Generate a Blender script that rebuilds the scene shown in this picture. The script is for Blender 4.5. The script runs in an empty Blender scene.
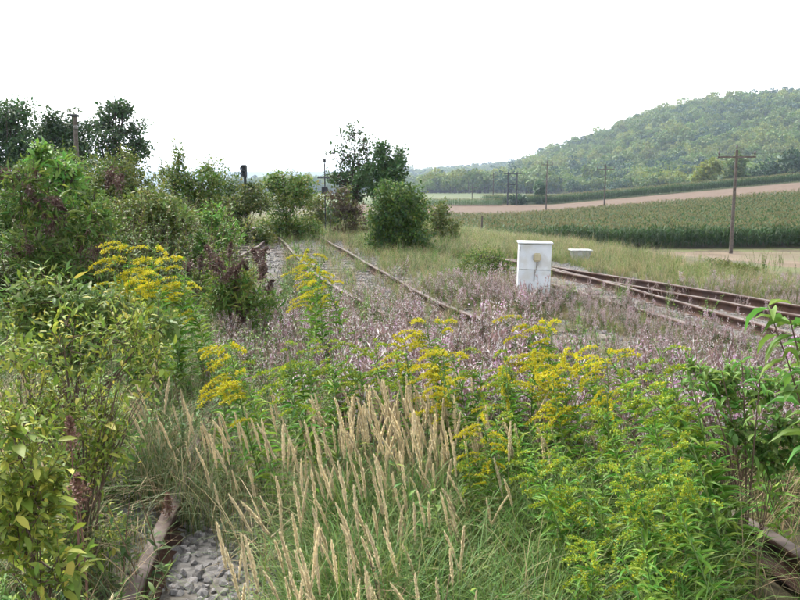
import bpy, bmesh, math
import numpy as np
from mathutils import Vector, Matrix

# ------------------------------------------------------------------ camera, sky, sun, exposure
sc = bpy.context.scene
CAMH, FPX, HORIZON = 1.8, 778.0, 192.0
TILT = math.atan((300 - HORIZON) / FPX)
cam_d = bpy.data.cameras.new('camera'); cam = bpy.data.objects.new('camera', cam_d)
sc.collection.objects.link(cam); sc.camera = cam
cam_d.sensor_width = 36.0; cam_d.lens = 36.0 * FPX / 800.0
cam_d.clip_start = 0.05; cam_d.clip_end = 30000
cam.location = (0, 0, CAMH); cam.rotation_euler = (math.pi / 2 - TILT, 0, 0)

SUN_EL, SUN_AZ = math.radians(52), math.radians(-35)      # azimuth from +Y towards +X
world = bpy.data.worlds.new('World'); sc.world = world; world.use_nodes = True
wn, wl = world.node_tree.nodes, world.node_tree.links
wn.clear()
sky = wn.new('ShaderNodeTexSky'); sky.sky_type = 'NISHITA'; sky.sun_disc = False
sky.sun_elevation = SUN_EL; sky.sun_rotation = SUN_AZ
sky.air_density = 1.0; sky.dust_density = 1.5; sky.ozone_density = 1.0
hs = wn.new('ShaderNodeHueSaturation'); hs.inputs['Saturation'].default_value = 0.22
bg = wn.new('ShaderNodeBackground'); bg.inputs['Strength'].default_value = 0.15
wo = wn.new('ShaderNodeOutputWorld')
wl.new(sky.outputs[0], hs.inputs['Color']); wl.new(hs.outputs[0], bg.inputs['Color']); wl.new(bg.outputs[0], wo.inputs[0])

sun_d = bpy.data.lights.new('sun', 'SUN'); sun = bpy.data.objects.new('sun', sun_d); sc.collection.objects.link(sun)
sun_d.energy = 2.0; sun_d.angle = math.radians(9); sun_d.color = (1.0, 0.95, 0.87)
sd = Vector((math.sin(SUN_AZ) * math.cos(SUN_EL), math.cos(SUN_AZ) * math.cos(SUN_EL), math.sin(SUN_EL)))
sun.rotation_euler = sd.to_track_quat('Z', 'Y').to_euler(); sun.location = sd * 50
vs = sc.view_settings
vs.view_transform = 'Standard'; vs.look = 'None'; vs.gamma = 1.0; vs.use_curve_mapping = False
vs.exposure = 1.8
sc.cycles.diffuse_bounces = 2; sc.cycles.transmission_bounces = 2; sc.cycles.adaptive_threshold = .05
sc.cycles.max_bounces = 4; sc.cycles.transparent_max_bounces = 8; sc.cycles.volume_bounces = 0
HAZE = 0.00032

# ------------------------------------------------------------------ helpers
R = np.random.default_rng(11)
COL = sc.collection
ct, st = math.cos(TILT), math.sin(TILT)
def ray(px, py):
    u, v = (px - 400) / FPX, (300 - py) / FPX
    return np.array([u, ct + v * st, -st + v * ct])
def at(px, py, Y):
    d = ray(px, py); t = Y / d[1]
    return np.array([0, 0, CAMH]) + d * t
def gnd(px, py, z=0.0):
    d = ray(px, py); t = (z - CAMH) / d[2]
    return np.array([0, 0, CAMH]) + d * t

def smooth(a, b, x):
    t = np.clip((x - a) / (b - a), 0, 1); return t * t * (3 - 2 * t)

def norm(a):
    return a / np.maximum(np.linalg.norm(a, axis=-1, keepdims=True), 1e-9)

class MB:
    """collects triangles of one mesh"""
    def __init__(s): s.v, s.f, s.m, s.n = [], [], [], 0
    def add(s, V, F, mi=0):
        V = np.asarray(V, float).reshape(-1, 3); F = np.asarray(F, int).reshape(-1, 3)
        s.v.append(V); s.f.append(F + s.n); s.m.append(np.full(len(F), mi)); s.n += len(V)
    def tube(s, path, rad, sides=4, mi=0):
        P = np.asarray(path, float); K = len(P); rad = np.broadcast_to(np.asarray(rad, float), (K,))
        T = norm(np.gradient(P, axis=0)); ref = np.array([0.31, 0.93, 0.17])
        A = norm(np.cross(T, ref)); B = np.cross(T, A)
        th = np.arange(sides) * 2 * math.pi / sides
        V = P[:, None] + rad[:, None, None] * (A[:, None] * np.cos(th)[None, :, None] + B[:, None] * np.sin(th)[None, :, None])
        k, i = np.meshgrid(np.arange(K - 1), np.arange(sides), indexing='ij'); j = (i + 1) % sides
        a, b, c, d = k * sides + i, k * sides + j, (k + 1) * sides + j, (k + 1) * sides + i
        F = np.concatenate([np.stack([a, b, c], -1).reshape(-1, 3), np.stack([a, c, d], -1).reshape(-1, 3)])
        s.add(V, F, mi)
    def stamp(s, proto, pos, axis, nrm, ln, wd, mi=0):
        P, F = proto; pos = np.atleast_2d(pos); N = len(pos)
        if N == 0: return
        y = norm(np.broadcast_to(axis, (N, 3)).astype(float)); n = np.broadcast_to(nrm, (N, 3)) + 1e-4
        x = norm(np.cross(y, n)); z = np.cross(x, y)
        ln = np.broadcast_to(ln, (N,))[:, None, None]; wd = np.broadcast_to(wd, (N,))[:, None, None]
        V = pos[:, None] + x[:, None] * P[None, :, 0:1] * wd + y[:, None] * P[None, :, 1:2] * ln + z[:, None] * P[None, :, 2:3] * ln
        FF = F[None] + (np.arange(N) * len(P))[:, None, None]
        s.add(V.reshape(-1, 3), FF.reshape(-1, 3), mi)
    def mesh(s, name, mats, sm=False):
        me = bpy.data.meshes.new(name)
        V = np.concatenate(s.v); F = np.concatenate(s.f); M = np.concatenate(s.m)
        me.vertices.add(len(V)); me.vertices.foreach_set('co', V.astype(np.float32).ravel())
        me.loops.add(len(F) * 3); me.loops.foreach_set('vertex_index', F.astype(np.int32).ravel())
        me.polygons.add(len(F)); me.polygons.foreach_set('loop_start', np.arange(0, len(F) * 3, 3, dtype=np.int32))
        me.polygons.foreach_set('loop_total', np.full(len(F), 3, np.int32))
        for m in (mats if isinstance(mats, (list, tuple)) else [mats]): me.materials.append(m)
        me.polygons.foreach_set('material_index', M.astype(np.int32))
        me.update(calc_edges=True)
        if sm: me.polygons.foreach_set('use_smooth', np.ones(len(F), bool))
        return me

def link(name, data, parent=None, loc=None, **props):
    o = bpy.data.objects.new(name, data); COL.objects.link(o)
    if parent is not None: o.parent = parent
    if loc is not None: o.location = loc
    for k, v in props.items(): o[k] = v
    return o
def thing(name, label, cat, loc=(0, 0, 0), group=None, rz=0, sc_=1.0):
    o = link(name, None, loc=loc, label=label, category=cat)
    o.empty_display_size = 0.2; o.rotation_euler = (0, 0, rz); o.scale = (sc_,) * 3
    if group: o['group'] = group
    return o

LEAF2 = (np.array([[0, 0, 0], [.5, .42, .10], [0, 1, -.06], [-.5, .42, .10]]), np.array([[0, 1, 2], [0, 2, 3]]))
LEAF8 = (np.array([[0, 0, 0], [0, .33, .02], [0, .68, -.01], [0, 1, -.12], [.42, .26, .08], [.44, .62, .04], [-.42, .26, .08], [-.44, .62, .04]]),
         np.array([[0, 4, 1], [1, 4, 5], [1, 5, 2], [2, 5, 3], [0, 1, 6], [1, 7, 6], [1, 2, 7], [2, 3, 7]]))
BLADE = (np.array([[-.5, 0, 0], [.5, 0, 0], [-.45, .4, .05], [.45, .4, .05], [-.3, .75, -.02], [.3, .75, -.02], [0, 1, -.15]]),
         np.array([[0, 1, 3], [0, 3, 2], [2, 3, 5], [2, 5, 4], [4, 5, 6]]))

def rdir(n, up=0.0, rng=R):
    d = rng.normal(size=(n, 3)); d[:, 2] += up; return norm(d)

# ------------------------------------------------------------------ materials
def mat(name):
    m = bpy.data.materials.new(name); m.use_nodes = True; nt = m.node_tree; nt.nodes.clear()
    o = nt.nodes.new('ShaderNodeOutputMaterial'); return m, nt.nodes, nt.links, o
def plant_mat(name, col, trans=0.35, val=0.45, hue=0.035, sat=1.05, col2=None, rough=0.55):
    m, n, l, o = mat(name)
    geo = n.new('ShaderNodeNewGeometry'); oi = n.new('ShaderNodeObjectInfo')
    ad = n.new('ShaderNodeMath'); ad.operation = 'ADD'
    l.new(geo.outputs['Random Per Island'], ad.inputs[0]); l.new(oi.outputs['Random'], ad.inputs[1])
    rm = n.new('ShaderNodeMapRange'); rm.inputs['From Max'].default_value = 2
    rm.inputs['To Min'].default_value = 1 - val; rm.inputs['To Max'].default_value = 1 + val; l.new(ad.outputs[0], rm.inputs['Value'])
    wh = n.new('ShaderNodeTexWhiteNoise'); wh.noise_dimensions = '1D'; l.new(ad.outputs[0], wh.inputs['W'])
    hm = n.new('ShaderNodeMapRange'); hm.inputs['To Min'].default_value = .5 - hue; hm.inputs['To Max'].default_value = .5 + hue
    l.new(wh.outputs['Value'], hm.inputs['Value'])
    hsv = n.new('ShaderNodeHueSaturation'); hsv.inputs['Saturation'].default_value = sat
    if col2:
        mx = n.new('ShaderNodeMix'); mx.data_type = 'RGBA'
        cr = n.new('ShaderNodeMapRange'); cr.inputs['From Min'].default_value = .72; cr.inputs['From Max'].default_value = .95
        l.new(geo.outputs['Random Per Island'], cr.inputs['Value']); l.new(cr.outputs[0], mx.inputs[0])
        mx.inputs[6].default_value = (*col, 1); mx.inputs[7].default_value = (*col2, 1); l.new(mx.outputs[2], hsv.inputs['Color'])
    else: hsv.inputs['Color'].default_value = (*col, 1)
    l.new(hm.outputs[0], hsv.inputs['Hue']); l.new(rm.outputs[0], hsv.inputs['Value'])
    p = n.new('ShaderNodeBsdfPrincipled'); p.inputs['Roughness'].default_value = rough; p.inputs['Specular IOR Level'].default_value = .3
    l.new(hsv.outputs[0], p.inputs['Base Color'])
    if trans > 0:
        t = n.new('ShaderNodeBsdfTranslucent'); l.new(hsv.outputs[0], t.inputs['Color'])
        mixs = n.new('ShaderNodeMixShader'); mixs.inputs[0].default_value = trans
        l.new(p.outputs[0], mixs.inputs[1]); l.new(t.outputs[0], mixs.inputs[2]); l.new(mixs.outputs[0], o.inputs[0])
    else: l.new(p.outputs[0], o.inputs[0])
    return m
def noise_mat(name, c1, c2, scale, rough=.9, c3=None, scale3=2.0, bump=0.0, spec=.2, detail=6, objrnd=0.0, metal=0.0):
    m, n, l, o = mat(name)
    tc = n.new('ShaderNodeTexCoord')
    nz = n.new('ShaderNodeTexNoise'); nz.inputs['Scale'].default_value = scale; nz.inputs['Detail'].default_value = detail
    l.new(tc.outputs['Object'], nz.inputs['Vector'])
    cr = n.new('ShaderNodeValToRGB'); cr.color_ramp.elements[0].position = .35; cr.color_ramp.elements[1].position = .65
    cr.color_ramp.elements[0].color = (*c1, 1); cr.color_ramp.elements[1].color = (*c2, 1)
    l.new(nz.outputs['Fac'], cr.inputs[0]); out = cr.outputs[0]
    if c3:
        n3 = n.new('ShaderNodeTexNoise'); n3.inputs['Scale'].default_value = scale3; n3.inputs['Detail'].default_value = 4
        l.new(tc.outputs['Object'], n3.inputs['Vector'])
        mr = n.new('ShaderNodeMapRange'); mr.inputs['From Min'].default_value = .45; mr.inputs['From Max'].default_value = .62
        l.new(n3.outputs['Fac'], mr.inputs['Value'])
        mx = n.new('ShaderNodeMix'); mx.data_type = 'RGBA'; mx.inputs[7].default_value = (*c3, 1)
        l.new(mr.outputs[0], mx.inputs[0]); l.new(out, mx.inputs[6]); out = mx.outputs[2]
    if objrnd:
        oi = n.new('ShaderNodeObjectInfo'); geo = n.new('ShaderNodeNewGeometry')
        ad = n.new('ShaderNodeMath'); ad.operation = 'ADD'; l.new(oi.outputs['Random'], ad.inputs[0]); l.new(geo.outputs['Random Per Island'], ad.inputs[1])
        mr2 = n.new('ShaderNodeMapRange'); mr2.inputs['From Max'].default_value = 2
        mr2.inputs['To Min'].default_value = 1 - objrnd; mr2.inputs['To Max'].default_value = 1 + objrnd; l.new(ad.outputs[0], mr2.inputs['Value'])
        h = n.new('ShaderNodeHueSaturation'); l.new(out, h.inputs['Color']); l.new(mr2.outputs[0], h.inputs['Value']); out = h.outputs[0]
    p = n.new('ShaderNodeBsdfPrincipled'); p.inputs['Roughness'].default_value = rough; p.inputs['Specular IOR Level'].default_value = spec
    p.inputs['Metallic'].default_value = metal
    l.new(out, p.inputs['Base Color'])
    if bump:
        b = n.new('ShaderNodeBump'); b.inputs['Strength'].default_value = bump; b.inputs['Distance'].default_value = .02
        l.new(nz.outputs['Fac'], b.inputs['Height']); l.new(b.outputs[0], p.inputs['Normal'])
    l.new(p.outputs[0], o.inputs[0]); return m

M = dict(
    soil=noise_mat('soil', (.06, .05, .035), (.12, .10, .06), 3.0, c3=(.10, .11, .045), scale3=.4, bump=.6),
    ballast=noise_mat('ballast', (.06, .058, .055), (.22, .21, .20), 22.0, c3=(.10, .085, .06), scale3=1.2, bump=1.0, detail=8),
    stone=noise_mat('stone', (.13, .13, .135), (.28, .275, .28), 14.0, c3=(.17, .15, .13), scale3=9.0, bump=.3, objrnd=.5),
    stubble=noise_mat('stubble', (.115, .085, .058), (.17, .13, .09), .6, c3=(.13, .12, .065), scale3=.08, bump=.5),
    plough=noise_mat('plough', (.095, .062, .040), (.135, .092, .062), .8, c3=(.115, .08, .054), scale3=.05, bump=.5),
    field=noise_mat('field', (.06, .085, .03), (.10, .12, .045), .05, c3=(.12, .13, .06), scale3=.01),
    hillgrass=noise_mat('hillgrass', (.03, .05, .02), (.06, .085, .03), .02, c3=(.05, .07, .035), scale3=.004),
    rust=noise_mat('rust', (.05, .028, .02), (.095, .05, .035), 9.0, c3=(.07, .045, .04), scale3=3, bump=.4, rough=.8),
    railtop=noise_mat('railtop', (.085, .062, .052), (.17, .135, .12), 9.0, c3=(.065, .040, .030), scale3=2.5, rough=.6, spec=.2),
    sleeper=noise_mat('sleeper', (.07, .058, .05), (.17, .145, .125), 16.0, bump=.6, objrnd=.3),
    bark=noise_mat('bark', (.045, .035, .027), (.10, .08, .06), 20.0, bump=.5),
    twig=noise_mat('twig', (.09, .06, .045), (.16, .11, .08), 30.0),
    pole=noise_mat('pole', (.07, .055, .045), (.13, .11, .095), 6.0, objrnd=.2),
    dark=noise_mat('dark_metal', (.03, .033, .038), (.055, .058, .062), 8.0, rough=.6),
    insul=noise_mat('insulator', (.10, .09, .08), (.16, .15, .14), 8.0, rough=.4),
    white=noise_mat('white_paint', (.60, .63, .66), (.72, .74, .76), 3.0, c3=(.57, .57, .55), scale3=5.0, rough=.55, bump=.03),
    lush=plant_mat('lush_grass', (.13, .215, .055), val=.5, col2=(.25, .25, .12)),
    grime=noise_mat('grime', (.22, .20, .18), (.42, .41, .39), 14.0, rough=.8),
    lock=noise_mat('lock_cover', (.42, .37, .24), (.52, .46, .31), 12.0, rough=.6),
    concrete=noise_mat('concrete', (.30, .30, .29), (.45, .45, .44), 7.0, rough=.85, bump=.2),
    g_leaf=plant_mat('goldenrod_leaf', (.125, .245, .036), col2=(.20, .29, .05)),
    g_stem=plant_mat('goldenrod_stem', (.13, .18, .06), trans=0),
    g_flower=plant_mat('goldenrod_flower', (.56, .48, .045), trans=.3, val=.35, hue=.015, col2=(.36, .40, .05)),
    g_bud=plant_mat('goldenrod_bud', (.25, .34, .045), trans=.3, val=.35, col2=(.46, .42, .04)),
    grass=plant_mat('grass', (.115, .20, .045), col2=(.24, .22, .09), val=.5),
    grassblue=plant_mat('grass_bluegreen', (.11, .155, .06), col2=(.22, .21, .11), val=.5),
    dry=plant_mat('dry_grass', (.33, .26, .15), val=.4, hue=.02),
    plume=plant_mat('reed_plume', (.84, .72, .49), val=.3, hue=.015, trans=.4),
    straw=plant_mat('straw', (.34, .27, .15), val=.3, trans=.1),
    herb=plant_mat('herb', (.10, .20, .036), col2=(.18, .25, .05), val=.5),
    herbdark=plant_mat('herb_dark', (.06, .105, .03), val=.5),
    mauve=plant_mat('mauve_pods', (.33, .225, .21), val=.45, hue=.05),
    redstem=plant_mat('red_stem', (.19, .12, .085), val=.4, trans=.1),
    fluff=plant_mat('seed_fluff', (.58, .50, .50), val=.3, trans=.5, hue=.01, sat=.6),
    pink=plant_mat('pink_petal', (.58, .36, .52), val=.3, trans=.4, col2=(.70, .54, .68)),
    corn=plant_mat('corn_leaf', (.055, .105, .03), val=.4),
    tassel=plant_mat('corn_tassel', (.24, .21, .10), val=.3),
    maroon=plant_mat('maroon_panicle', (.12, .075, .062), val=.5, trans=.15, hue=.03),
    rustflower=plant_mat('rust_flower', (.19, .11, .08), val=.4, trans=.2),
    lf_priv=plant_mat('shrub_leaf_yellowgreen', (.16, .215, .040), col2=(.34, .34, .07), val=.45),
    lf_bright=plant_mat('leaf_bright', (.13, .235, .05), val=.35),
    lf_mid=plant_mat('leaf_mid', (.09, .16, .034), col2=(.17, .21, .05), val=.5),
    lf_olive=plant_mat('leaf_olive', (.13, .17, .040), col2=(.20, .19, .055), val=.5),
    lf_dark=plant_mat('leaf_dark', (.055, .105, .034), val=.5, trans=.25),
    lf_pale=plant_mat('leaf_pale', (.14, .21, .06), val=.4),
    lf_brown=plant_mat('leaf_brown', (.10, .075, .045), val=.5),
    wood1=plant_mat('wood_crown_green', (.13, .195, .04), val=.45, hue=.03, trans=.3, col2=(.12, .16, .045)),
    wood2=plant_mat('wood_crown_yellow', (.21, .25, .055), val=.4, hue=.03, trans=.3),
    wood3=plant_mat('wood_crown_dark', (.05, .10, .045), val=.45, hue=.03, trans=.25),
)

# ------------------------------------------------------------------ terrain
EDGE_Y = np.array([-400, 6, 10, 16, 26, 45, 80, 200]); EDGE_X = np.array([10, 9.0, 7.6, 6.0, 2.2, -1.5, -9, -40.])
P_Y = np.array([-400, 40, 62, 130, 200, 260, 400.]); P_Z = np.array([-3.0, -3.1, -3.1, -2.3, -0.15, .5, 1.0])
S_Y = np.array([62, 130, 200, 300, 420.]); S_V = np.array([0, .083, .09, .07, 0.0])
HX = np.array([-200, 20, 70, 110, 150, 190, 235, 290, 350, 430, 520, 700, 1200.]); HZ = np.array([0, 0, 2, 10, 28, 47, 66, 79, 84, 91, 97, 104, 110.])
def vnoise(x, y, s, seed=0):
    return (np.sin(x / s * 1.7 + seed) * np.cos(y / s * 1.3 + seed * 2.1) + .6 * np.sin(x / s * 3.1 + y / s * 2.3 + seed * 3) + .4 * np.cos(y / s * 5.3 - x / s * 4.1 + seed)) / 2
def gz(X, Y):
    X = np.asarray(X, float); Y = np.asarray(Y, float)
    e = np.interp(Y, EDGE_Y, EDGE_X)
    w = smooth(12, 60, Y) * smooth(0, 14, X - e)
    f = np.interp(Y, P_Y, P_Z) + np.maximum(np.interp(Y, S_Y, S_V) * (X - .262 * Y), -1.2)
    f = np.minimum(f, 14)
    z = w * f
    hx = np.interp(X - (Y - 800) * .10, HX, HZ)
    front = 300 + np.clip((260 - X) * .6, -40, 160)
    hill = hx * smooth(front, 800, Y) * (1 + .03 * vnoise(X, Y, 70))
    hill = hill * (1 - .5 * smooth(1500, 2600, Y))
    mid = (26 + 9 * vnoise(X, Y, 160, 2) + .05 * np.clip(X, -300, 200)) * smooth(1100, 1500, Y) * (1 - smooth(2000, 2600, Y)) * smooth(-250, 60, X)
    far = (112 + 9 * vnoise(X, Y * 0, 620, 4) + 4 * vnoise(X, Y * 0, 190, 1)) * smooth(2800, 4300, Y)
    z = z + np.maximum(hill, mid) + far
    return z + .02 * vnoise(X, Y, 1.7) * (np.abs(Y) < 120)

def nonuni(a):
    out = []
    for lo, hi, s in a: out += list(np.arange(lo, hi, s))
    return np.array(sorted(set(np.round(out, 3))))
def sheet(name, xs, ys, material, dz=0.0, kind='structure', wob=0):
    X, Y = np.meshgrid(xs, ys, indexing='ij')
    if wob:
        Y = Y + wob * vnoise(X, Y * 0, 14, 3) + .4 * wob * vnoise(X, Y * 0, 3.1, 1)
    Z = gz(X, Y) + dz
    if dz: Z[0] -= dz + .15; Z[-1] -= dz + .15; Z[:, 0] -= dz + .15; Z[:, -1] -= dz + .15
    nx, ny = X.shape; V = np.stack([X, Y, Z], -1).reshape(-1, 3)
    i, j = np.meshgrid(np.arange(nx - 1), np.arange(ny - 1), indexing='ij')
    a, b, c, d = i * ny + j, (i + 1) * ny + j, (i + 1) * ny + j + 1, i * ny + j + 1
    mb = MB(); F = np.concatenate([np.stack([a, b, c], -1).reshape(-1, 3), np.stack([a, c, d], -1).reshape(-1, 3)])
    if isinstance(material, list):
        C = V[F].mean(1); mi = np.where(C[:, 1] > 900, 2, np.where((C[:, 1] > 205) | (np.abs(C[:, 0]) > 140) | (C[:, 0] < -14), 1, 0))
        mb.add(V, F); mb.m = [mi]
    else: mb.add(V, F)
    return link(name, mb.mesh(name, material, True), kind=kind)
xs = nonuni([(-4500, -400, 120), (-400, -40, 15), (-40, -12, 3), (-12, 16, .8), (16, 140, 3), (140, 700, 15), (700, 4501, 120)])
ys = nonuni([(-300, -20, 20), (-20, 2, 2), (2, 30, .8), (30, 215, 2.5), (215, 900, 15), (900, 2600, 50), (2600, 6001, 120)])
sheet('ground', xs, ys, [M['soil'], M['field'], M['hillgrass']])
sheet('meadow', np.arange(-60, 131, 3.), np.arange(206, 330, 4.), M['field'], .12)
sheet('stubble_field', np.arange(8, 121, 2.), np.arange(18, 66, 1.5), M['stubble'], .05)
sheet('corn_field_soil', np.arange(-10, 131, 2.5), np.arange(66.5, 129, 2.5), M['soil'], .10)
sheet('ploughed_field', np.arange(-40, 171, 2.5), np.arange(130, 200, 2.5), M['plough'], .12)

# ------------------------------------------------------------------ tracks
def spline(pts, step=.4):
    P = np.asarray(pts, float)
    E = np.vstack([2 * P[0] - P[1], P, 2 * P[-1] - P[-2]]); out = []
    for i in range(1, len(E) - 2):
        p0, p1, p2, p3 = E[i - 1:i + 3]; k = max(2, int(np.linalg.norm(p2 - p1) / step))
        for t in np.linspace(0, 1, k, endpoint=False)[:, None]:
            out.append((.5 * (2 * p1 + (p2 - p0) * t + (2 * p0 - 5 * p1 + 4 * p2 - p3) * t ** 2 + (3 * p1 - p0 - 3 * p2 + p3) * t ** 3))[0] if t.ndim > 1 else
                       .5 * (2 * p1 + (p2 - p0) * t + (2 * p0 - 5 * p1 + 4 * p2 - p3) * t ** 2 + (3 * p1 - p0 - 3 * p2 + p3) * t ** 3))
    out.append(P[-1]); return np.array(out)
def offset(path, d):
    T = norm(np.gradient(path, axis=0)); Nn = np.stack([T[:, 1], -T[:, 0]], -1); return path + Nn * d
PROF = np.array([(-.065, 0), (-.065, .012), (-.012, .03), (-.012, .105), (-.036, .118), (-.036, .146), (-.028, .152), (.028, .152), (.036, .146), (.036, .118), (.012, .105), (.012, .03), (.065, .012), (.065, 0)])
def rail_mesh(path, z0=.03, sink=0.0):
    T = norm(np.gradient(path, axis=0)); Nn = np.stack([T[:, 1], -T[:, 0]], -1); K, S = len(path), len(PROF)
    V = np.zeros((K, S, 3)); V[..., :2] = path[:, None] + Nn[:, None] * PROF[None, :, :1]; V[..., 2] = z0 - sink + PROF[None, :, 1]
    V[..., 2] += gz(path[:, 0], path[:, 1])[:, None]
    mb = MB(); k = np.arange(K - 1)[:, None]
    for i in range(S):
        j = (i + 1) % S
        a, b, c, d = k * S + i, k * S + j, (k + 1) * S + j, (k + 1) * S + i
        F = np.concatenate([np.hstack([a, d, c]), np.hstack([a, c, b])])
        if i == 0: mb.add(V, F, 0)
        else: mb.f.append(F); mb.m.append(np.full(len(F), 1 if i in (5, 6, 7) else 0))
    for e in (0, K - 1):
        mb.f.append(np.array([[e * S, e * S + i, e * S + i + 1] for i in range(1, S - 1)])); mb.m.append(np.zeros(S - 2, int))
    return mb.mesh('rail', [M['rust'], M['railtop']])
def box_mesh(name, sx, sy, sz, m, bev=.008, jit=0, seed=0, seg=1):
    bm = bmesh.new(); bmesh.ops.create_cube(bm, size=1.0)
    for v in bm.verts: v.co = Vector((v.co.x * sx, v.co.y * sy, (v.co.z + .5) * sz))
    if jit:
        bmesh.ops.subdivide_edges(bm, edges=[e for e in bm.edges if abs((e.verts[0].co - e.verts[1].co).x) > .3 * sx], cuts=3)
        r = np.random.default_rng(seed)
        for v in bm.verts: v.co += Vector(r.normal(0, jit, 3))
    elif bev: bmesh.ops.bevel(bm, geom=list(bm.edges), offset=bev, segments=seg, affect='EDGES')
    me = bpy.data.meshes.new(name); bm.to_mesh(me); bm.free(); me.materials.append(m); return me
sleepers = [box_mesh('sleeper', 2.35, .24, .14, M['sleeper'], jit=.008, seed=k) for k in range(4)]
def add_sleepers(track, path, lo, hi, mid=0.0, zt=.02, step=.62, only=None):
    d = np.concatenate([[0], np.cumsum(np.linalg.norm(np.diff(path, axis=0), axis=1))])
    T = norm(np.gradient(path, axis=0)); s = .1; k = 0
    while s < d[-1]:
        x, y = np.interp(s, d, path[:, 0]), np.interp(s, d, path[:, 1]); tx, ty = np.interp(s, d, T[:, 0]), np.interp(s, d, T[:, 1])
        if lo <= y <= hi:
            o = link('sleeper', sleepers[k % 4], track, (x, y, float(gz(x, y)) + zt - .10)); o.rotation_euler = (0, 0, math.atan2(ty, tx) - math.pi / 2 + R.normal(0, .015))
        s += step * (1 + R.normal(0, .03)); k += 1
def ballast_sheet(name, path, half, dz=.004, hump=.02):
    T = norm(np.gradient(path, axis=0)); Nn = np.stack([T[:, 1], -T[:, 0]], -1)
    us = np.linspace(-half, half, 9); K = len(path)
    V = np.zeros((K, 9, 3)); V[..., :2] = path[:, None] + Nn[:, None] * us[None, :, None] * (1 + .08 * np.sin(np.arange(K) * 1.3))[:, None, None]
    V[..., 2] = gz(V[..., 0], V[..., 1]) + dz + hump * (1 - (us / half) ** 4)[None]
    i, j = np.meshgrid(np.arange(K - 1), np.arange(8), indexing='ij'); a, b, c, d = i * 9 + j, (i + 1) * 9 + j, (i + 1) * 9 + j + 1, i * 9 + j + 1
    mb = MB(); mb.add(V, np.concatenate([np.stack([a, c, b], -1).reshape(-1, 3), np.stack([a, d, c], -1).reshape(-1, 3)]))
    return link(name, mb.mesh(name, M['ballast'], True), kind='structure')

RT = .182                                             # rail head above formation
g2 = lambda px, py: gnd(px, py, RT)[:2]
# track through the middle (curving away to the left)
d_ = g2(740, 515); e_ = g2(800, 552)
CL = spline([g2(262, 226), g2(278, 236), g2(300, 259), g2(330, 283), g2(368, 304), g2(400, 322), d_ + (g2(400, 322) - d_) * .35, d_, e_, e_ + (e_ - d_) * 2.5])
CO = offset(CL, 1.25 if offset(CL, 1.25)[-1][0] > CL[-1][0] else -1.25); CO = CO[CO[:, 1] < 5.6]
CR = spline([g2(301, 226), g2(325, 239), g2(380, 269.5), g2(437, 300), g2(515, 331)] + list(CO[::9]))
trackC = thing('railway_track', 'rusty overgrown railway track curving left past the round dark bush', 'railway track')
link('rail', rail_mesh(CR), trackC); link('rail', rail_mesh(CL), trackC)
CM = spline([(CR[0] + CL[0]) / 2] + [(g2(325, 239) + g2(288, 249)) / 2, (g2(380, 270) + g2(330, 283)) / 2, (g2(437, 301) + g2(368, 304)) / 2] + [np.array([3.9, 5.2]), np.array([6.3, 1.2])])
ballast_sheet('ballast_bed', CM, 1.7)
add_sleepers(trackC, CM, 6.0, 34, zt=-.005)
# near track under the camera, joining the middle track
LL = spline([np.array([-.62, -.5]), g2(130, 598), g2(175, 500), g2(212, 400), g2(247, 325), g2(270, 299), g2(309, 270), g2(315, 262)])
trackL = thing('railway_track', 'rusty near track sunk in leafy bushes and pale ballast stones', 'railway track')
link('rail', rail_mesh(LL), trackL)
LR = offset(LL[:-6], -1.36); LR = LR if LR[0][0] > LL[0][0] else offset(LL[:-6], 1.36)
link('rail', rail_mesh(LR[LR[:, 1] < 9.0]), trackL)
LM = (LL[:len(LR)] + LR) / 2; ballast_sheet('ballast_bed', LM[LM[:, 1] < 13], 1.6, .009)
add_sleepers(trackL, LM, 4.6, 9)
# siding on the far left
FL = spline([g2(238, 256), g2(252, 249), g2(262, 243), g2(266, 237), g2(262, 231), g2(245, 225)], .25)
trackF = thing('railway_track', 'worn siding rail bending left behind the low bushes', 'railway track')
link('rail', rail_mesh(FL), trackF); link('rail', rail_mesh(offset(FL, 1.4 if offset(FL, 1.4)[0][0] < FL[0][0] else -1.4)), trackF)
FM = offset(FL, .7 if offset(FL, .7)[0][0] < FL[0][0] else -.7); ballast_sheet('ballast_bed', FM, 1.5, .014, .02); add_sleepers(trackF, FM, 10, 60)
# right tracks with a turnout
def straight(p, q, ext0, ext1):
    p, q = np.array(p), np.array(q); return spline([p + (p - q) * ext0, p, q, q + (q - p) * ext1])
L1 = straight(g2(600, 274), g2(755, 299), 1.4, 1.9)
L2 = spline([g2(505, 259), g2(548, 267), g2(600, 280), g2(747, 320), g2(747, 320) + (g2(747, 320) - g2(600, 280)) * 1.4])
L15 = spline([g2(545, 268), g2(612, 282), g2(750, 306), g2(750, 306) + (g2(750, 306) - g2(612, 282)) * 1.2])
L3 = straight(gnd(600, 300, .09)[:2], gnd(755, 347, .09)[:2], .5, 1.3)
trackR = thing('railway_track', 'dark rusty turnout track with pale rail tops beside the stubble field', 'railway track')
for P_, sk in ((L1, -.01), (L15, .0), (L2, 0.0)): link('rail', rail_mesh(P_, sink=sk), trackR)
RM = spline([(L1[0] + L2[0]) / 2, (g2(600, 274) + g2(600, 280)) / 2 - .2, (g2(755, 299) + g2(747, 320)) / 2, (L1[-1] + L2[-1]) / 2])
ballast_sheet('ballast_bed', RM, 1.9, .019); add_sleepers(trackR, RM, 3, 26, zt=.0)
loose = thing('loose_rail', 'discarded rail lying low in the pink weeds along the turnout', 'rail')
link('rail_bar', rail_mesh(L3, sink=.05), loose)
link('rail_bar', rail_mesh(offset(L3, -.16), sink=.09), loose)

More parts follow.
